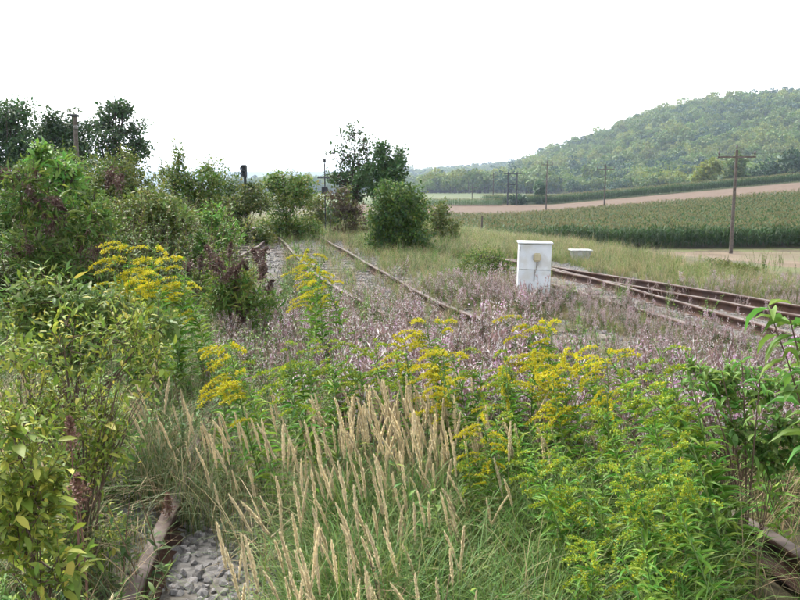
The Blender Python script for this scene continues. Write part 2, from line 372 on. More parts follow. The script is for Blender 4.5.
# ------------------------------------------------------------------ ballast stones
def stone_mesh(seed):
    r = np.random.default_rng(seed); bm = bmesh.new(); bmesh.ops.create_icosphere(bm, subdivisions=1, radius=1.0)
    q = r.uniform(.55, 1.1, 3)
    for v in bm.verts:
        v.co = Vector(np.array(v.co) * q * r.uniform(.72, 1.15))
    me = bpy.data.meshes.new('stone'); bm.to_mesh(me); bm.free(); me.materials.append(M['stone']); return me
stones = [stone_mesh(k) for k in range(10)]
bed = link('ballast_stones', None, kind='structure')
n = 0
while n < 290:
    px, py = R.uniform(165, 335), R.uniform(508, 640)
    p = gnd(px, py, 0.0)
    if R.random() > 1.2 - .35 * (py < 525) - .4 * (px > 310): continue
    o = link('stone', stones[n % 10], bed, (p[0], p[1], .02 + R.uniform(.0, .025))); s_ = R.uniform(.022, .046)
    o.scale = (s_ * R.uniform(.8, 1.4), s_, s_ * R.uniform(.6, .9)); o.rotation_euler = R.uniform(0, 6.28, 3); n += 1

# ------------------------------------------------------------------ scatter of uncountable growth
def scatter(name, protos, pts, scl, idx=None, rotz=None, lean=.12, label=None, parent=None, cat=None):
    coll = bpy.data.collections.new(name + '_kinds')
    for k, me in enumerate(protos): coll.objects.link(bpy.data.objects.new('%s_kind_%02d' % (name, k), me))
    N = len(pts); me = bpy.data.meshes.new(name); me.vertices.add(N)
    me.vertices.foreach_set('co', np.asarray(pts, np.float32).ravel())
    rot = np.zeros((N, 3), np.float32); rot[:, :2] = R.normal(0, lean, (N, 2)); rot[:, 2] = R.uniform(0, 6.28, N) if rotz is None else rotz
    me.attributes.new('rot', 'FLOAT_VECTOR', 'POINT').data.foreach_set('vector', rot.ravel())
    me.attributes.new('scl', 'FLOAT', 'POINT').data.foreach_set('value', np.broadcast_to(scl, (N,)).astype(np.float32))
    me.attributes.new('idx', 'INT', 'POINT').data.foreach_set('value', (R.integers(0, len(protos), N) if idx is None else idx).astype(np.int32))
    seen = []
    for p in protos:
        for m in p.materials:
            if m not in seen: seen.append(m); me.materials.append(m)
    ng = bpy.data.node_groups.new(name, 'GeometryNodeTree')
    ng.interface.new_socket('Geometry', in_out='INPUT', socket_type='NodeSocketGeometry'); ng.interface.new_socket('Geometry', in_out='OUTPUT', socket_type='NodeSocketGeometry')
    nn, ll = ng.nodes, ng.links
    gi, go = nn.new('NodeGroupInput'), nn.new('NodeGroupOutput')
    ci = nn.new('GeometryNodeCollectionInfo'); ci.inputs['Collection'].default_value = coll; ci.inputs['Separate Children'].default_value = True; ci.inputs['Reset Children'].default_value = True
    ip = nn.new('GeometryNodeInstanceOnPoints'); ip.inputs['Pick Instance'].default_value = True
    def na(nm, ty):
        a = nn.new('GeometryNodeInputNamedAttribute'); a.data_type = ty; a.inputs['Name'].default_value = nm; return a.outputs[0]
    ll.new(gi.outputs[0], ip.inputs['Points']); ll.new(ci.outputs[0], ip.inputs['Instance']); ll.new(na('idx', 'INT'), ip.inputs['Instance Index'])
    e2r = nn.new('FunctionNodeEulerToRotation'); ll.new(na('rot', 'FLOAT_VECTOR'), e2r.inputs[0]); ll.new(e2r.outputs[0], ip.inputs['Rotation'])
    ll.new(na('scl', 'FLOAT'), ip.inputs['Scale']); ll.new(ip.outputs[0], go.inputs[0])
    o = link(name, me, parent, kind='stuff'); o.modifiers.new('scatter', 'NODES').node_group = ng
    if label: o['label'] = label
    if cat: o['category'] = cat
    return o
def blades(mb, n, h, spread, wd, mi=0, rng=R, up=1.2, two=True, hmin=.5):
    """arching grass blades: each of two chained pieces"""
    a = rng.uniform(0, 6.28, n); r = spread * np.sqrt(rng.uniform(0, 1, n)); pos = np.stack([r * np.cos(a), r * np.sin(a), np.zeros(n)], -1)
    d = norm(np.stack([rng.normal(0, .5, n), rng.normal(0, .5, n), np.full(n, up)], -1)); L = h * rng.uniform(hmin, 1, n)
    mb.stamp((BLADE[0][:6] * [1, 1.33, 1], BLADE[1][:4]), pos, d, np.array([0, 0, 1.]), L * .55, wd, mi)
    if two:
        x = norm(np.cross(d, np.array([0, 0, 1.]))); z = np.cross(x, d)
        p2 = pos + d * (L * .55)[:, None] * .985 - z * (L * .55)[:, None] * .02
        d2 = norm(d + np.stack([d[:, 0] * 1.2, d[:, 1] * 1.2, -rng.uniform(.2, 1.3, n)], -1))
        mb.stamp((BLADE[0] * [.62, 1, 1], BLADE[1]), p2, d2, np.array([0, 0, 1.]), L * .5, wd, mi)

def tuft(seed, m, n, h, spread, wd, extra=None, up=1.2):
    r = np.random.default_rng(seed); mb = MB(); blades(mb, n, h, spread, wd, 0, r, up)
    mats = [m]
    if extra:
        mats.append(extra); blades(mb, n // 3, h * 1.05, spread, wd * .8, 1, r, up + .3)
    return mb.mesh('grass_tuft', mats)
def herb(seed, h, m, stemm, nleaf=26, ll=.07, lw=.02, tri=LEAF8, top=None, ntop=0, topm=None, spread=.06, stems=3, tops=.015, lo=.1):
    r = np.random.default_rng(seed); mb = MB()
    for k in range(stems):
        hh = h * r.uniform(.7, 1.05); b = np.array([*r.normal(0, spread, 2), 0]); ln = r.normal(0, .18, 2)
        t = np.linspace(0, 1, 6)[:, None]; path = b + np.hstack([ln[0] * hh * t ** 1.6, ln[1] * hh * t ** 1.6, hh * t])
        mb.tube(path, np.linspace(.0045, .0018, 6) * (h / .7) ** .5, 3, 1)
        tt = r.uniform(lo, .97, nleaf); pos = np.stack([np.interp(tt, t[:, 0], path[:, i]) for i in range(3)], -1)
        a = np.arange(nleaf) * 2.4 + r.uniform(0, 6); el = r.uniform(-.2, .9, nleaf)
        ax = np.stack([np.cos(a) * np.cos(el), np.sin(a) * np.cos(el), np.sin(el)], -1)
        s_ = (1.15 - .7 * tt) * r.uniform(.7, 1.2, nleaf)
        mb.stamp(tri, pos, ax, np.array([0, 0, 1.]), ll * s_, lw * s_, 0)
        if ntop:
            tt = 1 - r.uniform(0, top, ntop) ** 1.2
            pos = np.stack([np.interp(tt, t[:, 0], path[:, i]) for i in range(3)], -1) + r.normal(0, .022, (ntop, 3)) * (h / .7)
            mb.stamp(LEAF2, pos, rdir(ntop, .5, r), rdir(ntop, 0, r), tops * r.uniform(.6, 1.4, ntop), tops * .9, 2)
    return mb.mesh('herb', [m, stemm] + ([topm] if topm else []))
def willow(seed, h, flowers=0):
    """faded willowherb: red-brown stem, thin open pods, white fluff"""
    r = np.random.default_rng(seed); mb = MB()
    for k in range(4):
        hh = h * r.uniform(.7, 1.1); b = np.array([*r.normal(0, .07, 2), 0]); ln = r.normal(0, .15, 2)
        t = np.linspace(0, 1, 6)[:, None]; path = b + np.hstack([ln[0] * hh * t ** 1.5, ln[1] * hh * t ** 1.5, hh * t])
        mb.tube(path, np.linspace(.004, .0015, 6), 3, 1)
        nl = 24; tt = r.uniform(.08, .7, nl); pos = np.stack([np.interp(tt, t[:, 0], path[:, i]) for i in range(3)], -1)
        a = r.uniform(0, 6.28, nl); el = r.uniform(-.5, .6, nl); ax = np.stack([np.cos(a) * np.cos(el), np.sin(a) * np.cos(el), np.sin(el)], -1)
        mb.stamp(LEAF2, pos, ax, np.array([0, 0, 1.]), .065 * r.uniform(.6, 1.2, nl), .010, 0)
        npod = 30; tt = r.uniform(.45, 1, npod); pos = np.stack([np.interp(tt, t[:, 0], path[:, i]) for i in range(3)], -1)
        a = r.uniform(0, 6.28, npod); el = r.uniform(.7, 1.4, npod); ax = np.stack([np.cos(a) * np.cos(el), np.sin(a) * np.cos(el), np.sin(el)], -1)
        mb.stamp(LEAF2, pos, ax, rdir(npod, 0, r), .055 * r.uniform(.6, 1.2, npod), .006, 2)
        nf = r.integers(6, 26); tt = r.uniform(.6, 1.0, nf); pos = np.stack([np.interp(tt, t[:, 0], path[:, i]) for i in range(3)], -1) + r.normal(0, .016, (nf, 3))
        mb.stamp(LEAF2, pos, rdir(nf, 1.6, r), rdir(nf, 0, r), .034 * r.uniform(.5, 1.3, nf), .010, 3)
        if flowers:
            nf = flowers; tt = 1 - r.uniform(0, .12, nf); pos = np.stack([np.interp(tt, t[:, 0], path[:, i]) for i in range(3)], -1) + r.normal(0, .02, (nf, 3))
            mb.stamp(LEAF2, pos, rdir(nf, .8, r), rdir(nf, .5, r), .020, .016, 4)
    return mb.mesh('willowherb', [M['herbdark'], M['redstem'], M['mauve'], M['fluff'], M['pink']])

def pix(X, Y, Z):
    d = np.stack([X, Y, Z - CAMH], -1); f = d[..., 1] * ct - d[..., 2] * st; u = d[..., 1] * st + d[..., 2] * ct
    return 400 + FPX * d[..., 0] / f, 300 - FPX * u / f
def place(n, x0, x1, y0, y1, keep, power=1.0):
    """random ground points, kept with the probability keep(px, py, X, Y)"""
    X = R.uniform(x0, x1, n); Y = y0 + (y1 - y0) * R.uniform(0, 1, n) ** power; Z = gz(X, Y)
    px, py = pix(X, Y, Z); k = R.uniform(0, 1, n) < keep(px, py, X, Y)
    return np.stack([X, Y, Z], -1)[k], px[k], py[k]
def ddist(X, Y, path):
    d = np.full(X.shape, 1e9)
    for p in path[::2]: d = np.minimum(d, (X - p[0]) ** 2 + (Y - p[1]) ** 2)
    return np.sqrt(d)

# ------------------------------------------------------------------ hills, wood, corn
def crown_proto(seed, m, r0=4.5, h0=7, n=420, ls=1.1):
    r = np.random.default_rng(seed); mb = MB(); k = 9
    c = r.normal(0, 1, (k, 3)) * [r0 * .42, r0 * .42, h0 * .25] + [0, 0, h0 * .72]; rad = r.uniform(.35, .6, k) * r0
    mb.tube([[0, 0, -1], [0, 0, h0]], [.3, .15], 4, 1)
    i = r.integers(0, k, n); d = rdir(n, .35, r); pos = c[i] + d * (rad[i] * r.uniform(.75, 1.05, n))[:, None] * [1, 1, .8]
    ax = norm(d * .5 + rdir(n, -.2, r)); mb.stamp(LEAF2, pos - ax * ls * .5, ax, d + .5 * rdir(n, 0, r), ls * r.uniform(.6, 1.3, n), ls * .85, 0)
    return mb.mesh('crown', [m, M['bark']])
crowns = [crown_proto(k, M[('wood1', 'wood1', 'wood2', 'wood3', 'wood1', 'wood3')[k]]) for k in range(6)]
def wood(n, x0, x1, y0, y1, ok):
    X, Y = R.uniform(x0, x1, n), R.uniform(y0, y1, n); k = ok(X, Y); X, Y = X[k], Y[k]; return np.stack([X, Y, gz(X, Y)], -1)
def hill_ok(X, Y):
    a = X / Y; return (a > .03) & (a < .85) & (Y > 300 + np.clip((260 - X) * .6, -40, 160) + 14 * vnoise(X, Y, 30))
pw = wood(7600, 15, 700, 300, 790, hill_ok)
patch = .9 * vnoise(pw[:, 0], pw[:, 1], 60, 1) + .5 * vnoise(pw[:, 0], pw[:, 1], 22, 4) + R.normal(0, .35, len(pw))
ki = np.where(patch > .55, 2, np.where(patch < -.5, 3 + 2 * (R.random(len(pw)) > .5), R.integers(0, 2, len(pw))))
scatter('hill_wood', crowns, pw, np.clip(np.exp(R.normal(0, .25, len(pw))), .55, 1.6) * (1 + .2 * vnoise(pw[:, 0], pw[:, 1], 45, 7)), ki, lean=.03, label='broadleaf wood covering the hazy green hill')
pw2 = wood(5200, -330, 330, 800, 1950, lambda X, Y: (X / Y > -.22) & (X / Y < .2))
scatter('valley_wood', crowns, pw2, R.uniform(1.2, 2.2, len(pw2)), lean=.03, label='pale wood on the low ridge in the valley haze')

def corn(seed, h=1.75):
    r = np.random.default_rng(seed); mb = MB(); mb.tube([[0, 0, 0], [.02, 0, h]], [.016, .008], 3, 0)
    n = 11; t = np.linspace(.12, .9, n); a = np.arange(n) * math.pi + r.normal(0, .5, n); el = r.uniform(.3, .9, n)
    ax = np.stack([np.cos(a) * np.cos(el), np.sin(a) * np.cos(el), np.sin(el)], -1)
    pos = np.stack([t * 0, t * 0, t * h], -1); mb.stamp((BLADE[0] * [1, 1, 2.2], BLADE[1]), pos, ax, np.array([0, 0, 1.]), r.uniform(.5, .8, n), .085, 0)
    mb.stamp(LEAF2, np.tile([[0, 0, h]], (5, 1)), rdir(5, 1.5, r), rdir(5, 0, r), .26, .02, 1)
    return mb.mesh('corn_plant', [M['corn'], M['tassel']])
corns = [corn(k) for k in range(4)]
def corn_pts(x0, x1, y0, y1, dx, dy, az=.62):
    X, Y = np.meshgrid(np.arange(x0, x1, dx), np.arange(y0, y1, dy)); X = X.ravel() + R.normal(0, .05, X.size); Y = Y.ravel() + R.normal(0, .07, Y.size)
    k = (X / Y < az) & (X / Y > -.03); X, Y = X[k], Y[k]; return np.stack([X, Y, gz(X, Y) + .1], -1)
cp = np.vstack([corn_pts(-1.5, 60, 67, 70.4, .22, .55), corn_pts(-1.5, 80, 70.6, 128, .34, .8)])
tramline = (np.abs((cp[:, 1] - 67) % 18 - 9) < .55); cp = cp[~tramline]
scatter('corn_field', corns, cp, R.uniform(.85, 1.12, len(cp)) * (1 + .07 * vnoise(cp[:, 0], cp[:, 1], 6)), lean=.05, label='tall green corn crop standing in a dense block')
cp = np.vstack([corn_pts(22, 150, 201, 203, .3, .5), corn_pts(22, 150, 203, 212, .6, .9)])
scatter('corn_strip', corns, cp, R.uniform(1.0, 1.3, len(cp)), lean=.05, label='narrow corn strip below the wooded hill')
cp = corn_pts(2, 30, 190, 199, .5, .8); cp = cp[cp[:, 0] < .13 * cp[:, 1]]
scatter('green_crop', corns, cp, R.uniform(.7, .9, len(cp)), lean=.05, label='low green crop strip at the end of the ploughed field')

# ------------------------------------------------------------------ trees and bushes
def tree(name, label, cat, base_px, Y, lobes, leafm, n, ls, lw=None, clump=.30, proto=LEAF2, barkm='bark', per=9, depth=1.0, stems=1, extra=None, group=None, shell=.35, tw=.012, base_xy=None, shoots=1.0, slm=1.0, trk=1.0):
    """lobes are (px, py, rx, ry) at distance Y; the crown is filled with clumps of leaves carried by limbs and twigs"""
    mpp = Y / FPX * 1.0
    if 9 < Y < 60: ls *= .66; n = int(n * 1.9); per = int(per * 1.4)
    bx, by = (at(base_px, 300, Y)[0], Y) if base_xy is None else base_xy
    b = np.array([bx, by, float(gz(bx, by))])
    root = thing(name, label, cat, b, group)
    L = [(at(p[0], p[1], Y) - b + [0, R.normal(0, .15) * p[2] * mpp, 0], np.array([p[2] * mpp, depth * .5 * (p[2] + p[3]) * mpp, p[3] * mpp])) for p in lobes]
    if cat == 'bush' and Y < 60:
        A = np.array([l[0] for l in L]); Wd = max(.3, np.ptp(A[:, 0]) * .5 + np.mean([l[1][0] for l in L]) * .6); Hh = A[:, 2].max()
        for f in (-.75, -.2, .3, .8): L.append((np.array([A[:, 0].mean() + f * Wd, R.normal(0, .2) * Wd, Hh * R.uniform(.12, .28)]), np.array([Wd * .42, Wd * .4, Hh * .2])))
    sub = []
    for c, q in L:
        sub.append((c, q * .72))
        for d in rdir(6, .15): sub.append((c + d * q * R.uniform(.45, .85), q * R.uniform(.25, .55)))
    NL = len(L); L0 = L; L = sub
    vol = np.array([np.prod(l[1]) for l in L]) ** .62; ncl = max(8, n // per)
    idx = R.choice(len(L), ncl, p=vol / vol.sum()); C0 = np.array([l[0] for l in L]); RR = np.array([l[1] for l in L])
    d = rdir(ncl); rr = R.uniform(shell, 1.15, ncl) ** .6
    cen = C0[idx] + d * RR[idx] * rr[:, None]; cen[:, 2] = np.maximum(cen[:, 2], .08)
    mean_r = float(np.mean(RR)); wood_ = MB(); CL0 = np.array([l[0] for l in L0]); zt = max(CL0[:, 2]); tr = trk * max(.012, .018 * zt) * (1.0 if stems == 1 else .6)
    # trunk(s) and one limb to each lobe, then twigs
    for s in range(stems):
        off = np.array([*R.normal(0, .012 * zt, 2), 0]) if stems > 1 else np.zeros(3)
        top = CL0[np.argmax(CL0[:, 2])] if s == 0 else CL0[R.integers(NL)]
        t = np.linspace(0, 1, 6)[:, None]; wood_.tube(off * (1 - t) * .6 + top * np.hstack([t ** 1.5, t ** 1.5, t]) + np.array([0, 0, -.05]) * (1 - t) + R.normal(0, .02 * zt, (6, 3)) * t * (1 - t), np.linspace(tr, tr * .3, 6), 6)
    for k in range(0, len(L), 2):
        t = np.linspace(0, 1, 5)[:, None]; s0 = np.array([0, 0, C0[k][2] * .35]); wood_.tube(s0 + (C0[k] - s0) * t + R.normal(0, .02 * zt, (5, 3)) * t, np.linspace(tr * .5, tr * .2, 5), 5)
    for k in range(0, ncl, max(1, ncl // 160)):
        p0 = C0[idx[k]] * .75 + cen[k] * .25; p0[2] -= .15 * mean_r; t = np.linspace(0, 1, 4)[:, None]
        wood_.tube(p0 + (cen[k] - p0) * t + R.normal(0, .06 * mean_r, (4, 3)) * t * (1 - t), np.linspace(tw, tw * .4, 4) * (1 if tw > .011 else 1), 3)
    mb = MB(); ci = np.repeat(np.arange(ncl), per); N = len(ci); cl = clump * mean_r * 1.8
    pos = cen[ci] + R.normal(0, 1, (N, 3)) * cl * np.array([1, 1, .6]); pos[:, 2] = np.maximum(pos[:, 2], .03)
    out = norm(pos - C0[idx[ci]]); ax = norm(out * .6 + rdir(N) * .8 + [0, 0, -.1]); nr = norm(out * .5 + np.array([0, 0, .9]) + .6 * rdir(N))
    sz = ls * np.exp(R.normal(-.05, .3, N))
    # shoots that break the outline
    ns = int(shoots * (10 + ncl // 30)); k = R.integers(0, ncl, ns); m_ = 12; big_r = float(np.mean([l[1] for l in L0]))
    sdir = norm(norm(cen[k] - C0[idx[k]]) * .5 + np.array([0, 0, .8]) + .4 * rdir(ns)); sl = slm * big_r * R.uniform(.25, .75, ns); u = np.linspace(.1, 1, m_)
    sp = (cen[k][:, None] + sdir[:, None] * (sl[:, None] * u)[..., None]).reshape(-1, 3); sa = norm(np.repeat(sdir, m_, 0) * .7 + rdir(ns * m_) * .8)
    for q in range(ns): wood_.tube([cen[k[q]] - sdir[q] * sl[q] * .4, cen[k[q]] + sdir[q] * sl[q]], [tw * .6, tw * .25], 3)
    pos = np.vstack([pos, sp]); ax = np.vstack([ax, sa]); nr = np.vstack([nr, np.tile([[0, 0, 1.]], (ns * m_, 1)) + .5 * rdir(ns * m_)]); sz = np.concatenate([sz, ls * np.tile(np.linspace(1.0, .6, m_), ns)])
    ci = np.concatenate([ci, np.repeat(k, m_)]); N = len(ci); link('trunk', wood_.mesh('trunk', M[barkm], True), root); mb.stamp(proto, pos, ax, nr, sz, sz * (lw or .6), 0)
    mats = M[leafm] if isinstance(leafm, str) else [M[q] for q in leafm]
    if not isinstance(leafm, str):
        nf = len(mb.f[0]) // N; mb.m = [np.repeat((R.random(ncl)[ci] > .7).astype(int), nf)]
    link('crown', mb.mesh('crown', mats), root)
    return root, b
# behind the siding, dark trees against the sky
tree('tree', 'dark dense tree left of the thin dark post', 'tree', 12, 38, [(14, 124, 26, 24), (-8, 140, 30, 34), (30, 150, 32, 26), (0, 175, 40, 30), (-30, 150, 40, 40)], 'lf_dark', 7000, .26, clump=.22)
tree('tree', 'dark tree with peaked crown right behind the thin post', 'tree', 62, 37, [(60, 124, 17, 20), (50, 140, 22, 22), (74, 150, 24, 22), (60, 170, 34, 26)], 'lf_dark', 5200, .25, clump=.22)
tree('tree', 'open layered tree with sky gaps right of the thin post', 'tree', 118, 40, [(112, 112, 18, 10), (124, 108, 14, 8), (102, 126, 14, 9), (126, 128, 20, 9), (110, 142, 26, 10), (138, 148, 16, 8), (118, 160, 30, 16)], 'lf_dark', 2600, .26, clump=.26, tw=.03)
bush_group = 'bushes crowding the left of the tracks'
tree('bush', 'olive bush under the open layered tree', 'bush', 122, 17, [(118, 178, 30, 26), (140, 190, 26, 24), (100, 196, 28, 30), (125, 215, 40, 26), (120, 245, 46, 20)], ('lf_olive', 'lf_mid'), 9000, .095, clump=.2, stems=3)
tree('bush', 'mid green bush with loose upright shoots on top', 'bush', 185, 19, [(176, 180, 20, 20), (205, 182, 22, 20), (190, 202, 32, 24), (178, 160, 5, 14), (185, 230, 40, 22)], ('lf_mid', 'lf_olive'), 7000, .10, clump=.2, stems=3)
tree('bush', 'low dark bush where the siding rail ends', 'bush', 226, 30, [(230, 196, 20, 18), (218, 208, 24, 16), (214, 185, 8, 14)], 'lf_mid', 4200, .11, clump=.2, stems=3)
tree('bush', 'rounded olive green bush between the two signals', 'bush', 288, 29, [(285, 182, 22, 16), (302, 188, 16, 16), (270, 192, 18, 16), (290, 205, 30, 18), (282, 222, 28, 12)], ('lf_mid', 'lf_olive'), 6000, .14, clump=.2, stems=3)
tree('bush', 'small pale bush closing the end of the track', 'bush', 322, 36, [(318, 208, 12, 18), (335, 214, 12, 14), (312, 222, 18, 10)], 'lf_olive', 2600, .15, clump=.22, stems=3)
tree('bush', 'wide yellow green bush filling the gap behind the goldenrod', 'bush', 150, 13, [(150, 205, 34, 24), (120, 220, 30, 24), (178, 222, 30, 22), (150, 240, 50, 24)], ('lf_olive', 'lf_pale'), 5000, .10, clump=.22, stems=4, shoots=2)
tree('bush', 'ragged green bush below the boxy signal', 'bush', 247, 26.2, [(249, 190, 16, 11), (258, 202, 16, 10), (238, 206, 18, 11)], ('lf_olive', 'lf_mid'), 3200, .13, clump=.22, stems=4, shoots=2)
tree('bush', 'tall mid green bush in front of the dark trees', 'bush', 82, 24, [(80, 172, 34, 20), (40, 178, 30, 22), (110, 185, 30, 22), (80, 205, 56, 26)], ('lf_mid', 'lf_olive'), 6000, .15, clump=.22, stems=4, shoots=2)
tree('bush', 'tall leafy light green bush with bright shoots', 'bush', 62, 11, [(58, 190, 34, 34), (30, 210, 34, 34), (84, 214, 30, 32), (56, 240, 50, 30), (10, 240, 30, 30)], ('lf_mid', 'lf_pale'), 9000, .085, .45, clump=.18, stems=4)
tree('sapling', 'bright green big-leaved sapling rising above the light bush', 'sapling', 52, 10.5, [(40, 152, 11, 9), (58, 170, 14, 12), (66, 182, 16, 12), (40, 172, 12, 10), (70, 200, 14, 10)], 'lf_bright', 420, .17, .34, clump=.32, proto=LEAF8, per=6)
tree('sapling', 'thin bright green sapling beside the seedy maroon bush', 'sapling', 212, 13, [(212, 215, 12, 14), (225, 235, 16, 12), (206, 250, 20, 16)], 'lf_bright', 900, .12, .4, clump=.3, proto=LEAF8, per=6)
# middle of the picture
tree('tree', 'thin ragged tree with nearly bare top twigs', 'tree', 356, 34, [(352, 136, 13, 9), (366, 146, 12, 12), (345, 156, 12, 12), (362, 166, 16, 14), (350, 185, 20, 18), (345, 205, 18, 14)], 'lf_dark', 1500, .20, clump=.34, tw=.03, stems=2, shell=.5)
tree('tree', 'narrow dark tree with twin pointed tops above the round bush', 'tree', 385, 33, [(382, 152, 8, 16), (400, 160, 7, 14), (390, 175, 16, 16), (372, 178, 16, 18), (388, 195, 22, 16)], 'lf_dark', 4200, .19, clump=.2)
tree('bush', 'round dense dark green bush beside the rusty rail', 'bush', 396, 22.5, [(396, 205, 26, 26), (414, 215, 20, 28), (384, 220, 20, 24), (402, 235, 30, 18)], ('lf_mid', 'lf_dark'), 9500, .115, clump=.16, stems=4)
tree('bush', 'dry brownish scrub left of the round dense bush', 'bush', 346, 31, [(344, 205, 16, 16), (355, 218, 18, 12)], ('lf_brown', 'lf_olive'), 2200, .14, clump=.25, stems=4)
tree('bush', 'small yellow green bush at the corn field edge', 'bush', 440, 27, [(440, 212, 12, 12), (436, 226, 16, 12), (450, 226, 12, 10)], ('lf_olive', 'lf_pale'), 2400, .10, clump=.22, stems=3)
tree('bush', 'grey green twiggy bush left of the white cabinet', 'bush', 487, 15, [(487, 258, 22, 14), (470, 268, 18, 12), (500, 272, 20, 14), (484, 280, 30, 10)], ('lf_olive', 'herbdark') if False else ('lf_mid', 'lf_olive'), 4200, .055, .5, clump=.22, stems=5)
tree('bush', 'feathery green broom bush on the verge past the turnout', 'bush', 722, 17.5, [(722, 268, 20, 11), (735, 276, 22, 8), (708, 276, 20, 8)], 'lf_olive', 4200, .085, .16, clump=.22, stems=5)
# foot of the hill
far = 'lone trees at the foot of the hill'
tree('tree', 'conical dark tree alone at the ploughed field end', 'tree', 540, 205, [(540, 190, 4, 6), (540, 197, 6, 6)], 'wood3', 900, .9, clump=.25, group=far)
tree('bush', 'dark bush at the feet of the double pole', 'bush', 517, 196, [(515, 201, 7, 4), (522, 200, 5, 5)], 'wood3', 700, .7, clump=.3, group=far)
tree('tree', 'yellow green tree behind the corn strip', 'tree', 708, 240, [(706, 172, 12, 9), (715, 166, 9, 8), (700, 178, 12, 6)], 'wood2', 1600, 1.0, clump=.2, group=far)
tree('tree', 'fresh green round tree next to the tall utility pole', 'tree', 738, 242, [(737, 165, 10, 9), (735, 176, 12, 8)], 'wood1', 1500, 1.0, clump=.2, group=far)
tree('tree', 'dark hedge tree with low spreading crown on the rising field', 'tree', 772, 245, [(770, 168, 20, 8), (795, 163, 22, 10), (755, 174, 16, 6), (830, 158, 30, 12)], 'wood3', 3200, 1.1, clump=.18, group=far)

# ------------------------------------------------------------------ posts, signals, cabinet
def utility_pole(px, top, bot, Y, arm, label):
    b = at(px, bot, Y); h = (at(px, top, Y) - b)[2]; b = np.array([b[0], Y, float(gz(b[0], Y))]); h = at(px, top, Y)[2] - b[2]
    r = thing('utility_pole', label, 'utility pole', b, 'utility poles crossing the fields', rz=-.2)
    mb = MB(); mb.tube([[0, 0, -.3], [0, 0, h * .5], [.02, 0, h]], [.15, .13, .10], 10); link('post', mb.mesh('post', M['pole'], True), r)
    if arm:
        o = link('crossarm', box_mesh('crossarm', arm, .12, .14, M['pole'], .01), r, (0, -.14, h - .62)); 
        for k in (-.47, 0, .47):
            mb = MB(); mb.tube([[0, 0, 0], [0, 0, .1], [0, 0, .12], [0, 0, .34], [0, 0, .4]], [.02, .02, .07, .08, .03], 8); z0 = h - .48 if k else h - .02
            link('insulator', mb.mesh('insulator', M['insul'], True), r, (k * arm, -.14 if k else 0, z0))
    return b + [0, 0, h]
PT = [utility_pole(731, 150, 250, 62, 2.8, 'tall wooden utility pole standing before the corn'),
      utility_pole(604, 166, 213, 131, 2.9, 'slender utility pole where corn meets the ploughed field'),
      utility_pole(546, 162, 208, 150, 2.2, 'plain thin utility pole by the conical dark tree'),
      utility_pole(493, 173, 203, 215, 2.0, 'small distant utility pole left of the double pole'),
      utility_pole(472, 186, 204, 240, 3.0, 'shortest distant utility pole with wide crossarm')]
b = at(512, 206, 192); b[2] = gz(b[0], 192); h = at(512, 172, 192)[2] - b[2]
r = thing('double_pole', 'double wooden pole joined by a beam above the dark bush', 'utility pole', b)
for s in (-1.1, 1.1):
    mb = MB(); mb.tube([[s, 0, -.3], [s, 0, h]], [.2, .17], 8); link('post', mb.mesh('post', M['dark'], True), r)
link('beam', box_mesh('beam', 4.4, .2, .25, M['dark'], .01), r, (0, -.3, h - .5)); link('beam', box_mesh('beam', 2.6, .16, .2, M['dark'], .01), r, (0, -.3, h * .62))
for k in (-1.8, 0, 1.8):
    mb = MB(); mb.tube([[0, 0, 0], [0, 0, .45]], [.1, .08], 6); link('insulator', mb.mesh('insulator', M['insul'], True), r, (k, -.3, h - .26))
# wires between the poles
def wire(a, b, label):
    mb = MB(); t = np.linspace(0, 1, 24)[:, None]; a, b = np.array(a), np.array(b)
    P = a + (b - a) * t - np.hstack([t * 0, t * 0, 4 * 1.1 * t * (1 - t)]); mb.tube(P, .006, 4)
    link('wire', mb.mesh('wire', M['dark'], True), label=label, category='wire', group='overhead wires between the utility poles')
for k in (-1.3, 1.3):
    o_ = np.array([k, 0, -.12])
    wire(PT[0] + o_, PT[1] + o_, 'thin sagging overhead wire from the tall pole across the corn')
    wire(PT[0] + o_, PT[0] + o_ + [38, -14, 1.2], 'thin overhead wire from the tall pole along the verge')
# thin dark post among the left trees
b = at(78, 175, 29); b[2] = gz(b[0], 29); h = at(78, 117, 29)[2] - b[2]
r = thing('mast', 'thin dark mast with a small cap between the left trees', 'mast', b)
mb = MB(); mb.tube([[0, 0, -.2], [0, 0, h]], [.085, .075], 10); link('post', mb.mesh('post', M['pole'], True), r)
link('cap', box_mesh('cap', .24, .24, .10, M['dark'], .02), r, (0, 0, h)); link('insulator', box_mesh('insulator', .12, .2, .14, M['insul'], .03), r, (.06, -.1, h - .45))
# signals
def signal(px, top, Y, label, wide, tall, mast):
    b = at(px, 230, Y); b[2] = gz(b[0], Y); zt = at(px, top, Y)[2] - b[2]
    r = thing('railway_signal', label, 'signal', b); mb = MB(); pr = .025 if mast else .05; mb.tube([[0, 0, -.1], [0, 0, zt - .02]], [pr, pr], 8); link('post', mb.mesh('post', M['dark'], True), r)
    if mast:
        link('signal_head', box_mesh('signal_head', wide, .16, tall, M['dark'], .02), r, (0, -.1, zt - tall - .95))
        link('head_bracket', box_mesh('head_bracket', .5, .05, .05, M['dark'], .01), r, (-.05, -.02, zt - .62)); link('ladder', box_mesh('ladder', .03, .03, zt * .7, M['pole'], .005), r, (.2, .12, .0))
        link('lamp', box_mesh('lamp', .10, .10, .16, M['dark'], .02), r, (0, -.02, zt))
    else:
        link('signal_head', box_mesh('signal_head', wide, .2, tall, M['dark'], .03), r, (0, -.12, zt - tall))
        for q in (.3, .7):
            mb = MB(); mb.tube([[0, 0, 0], [0, -.12, 0]], [.09, .10], 10); link('lamp_hood', mb.mesh('lamp_hood', M['dark'], True), r, (0, -.23, zt - tall * q))
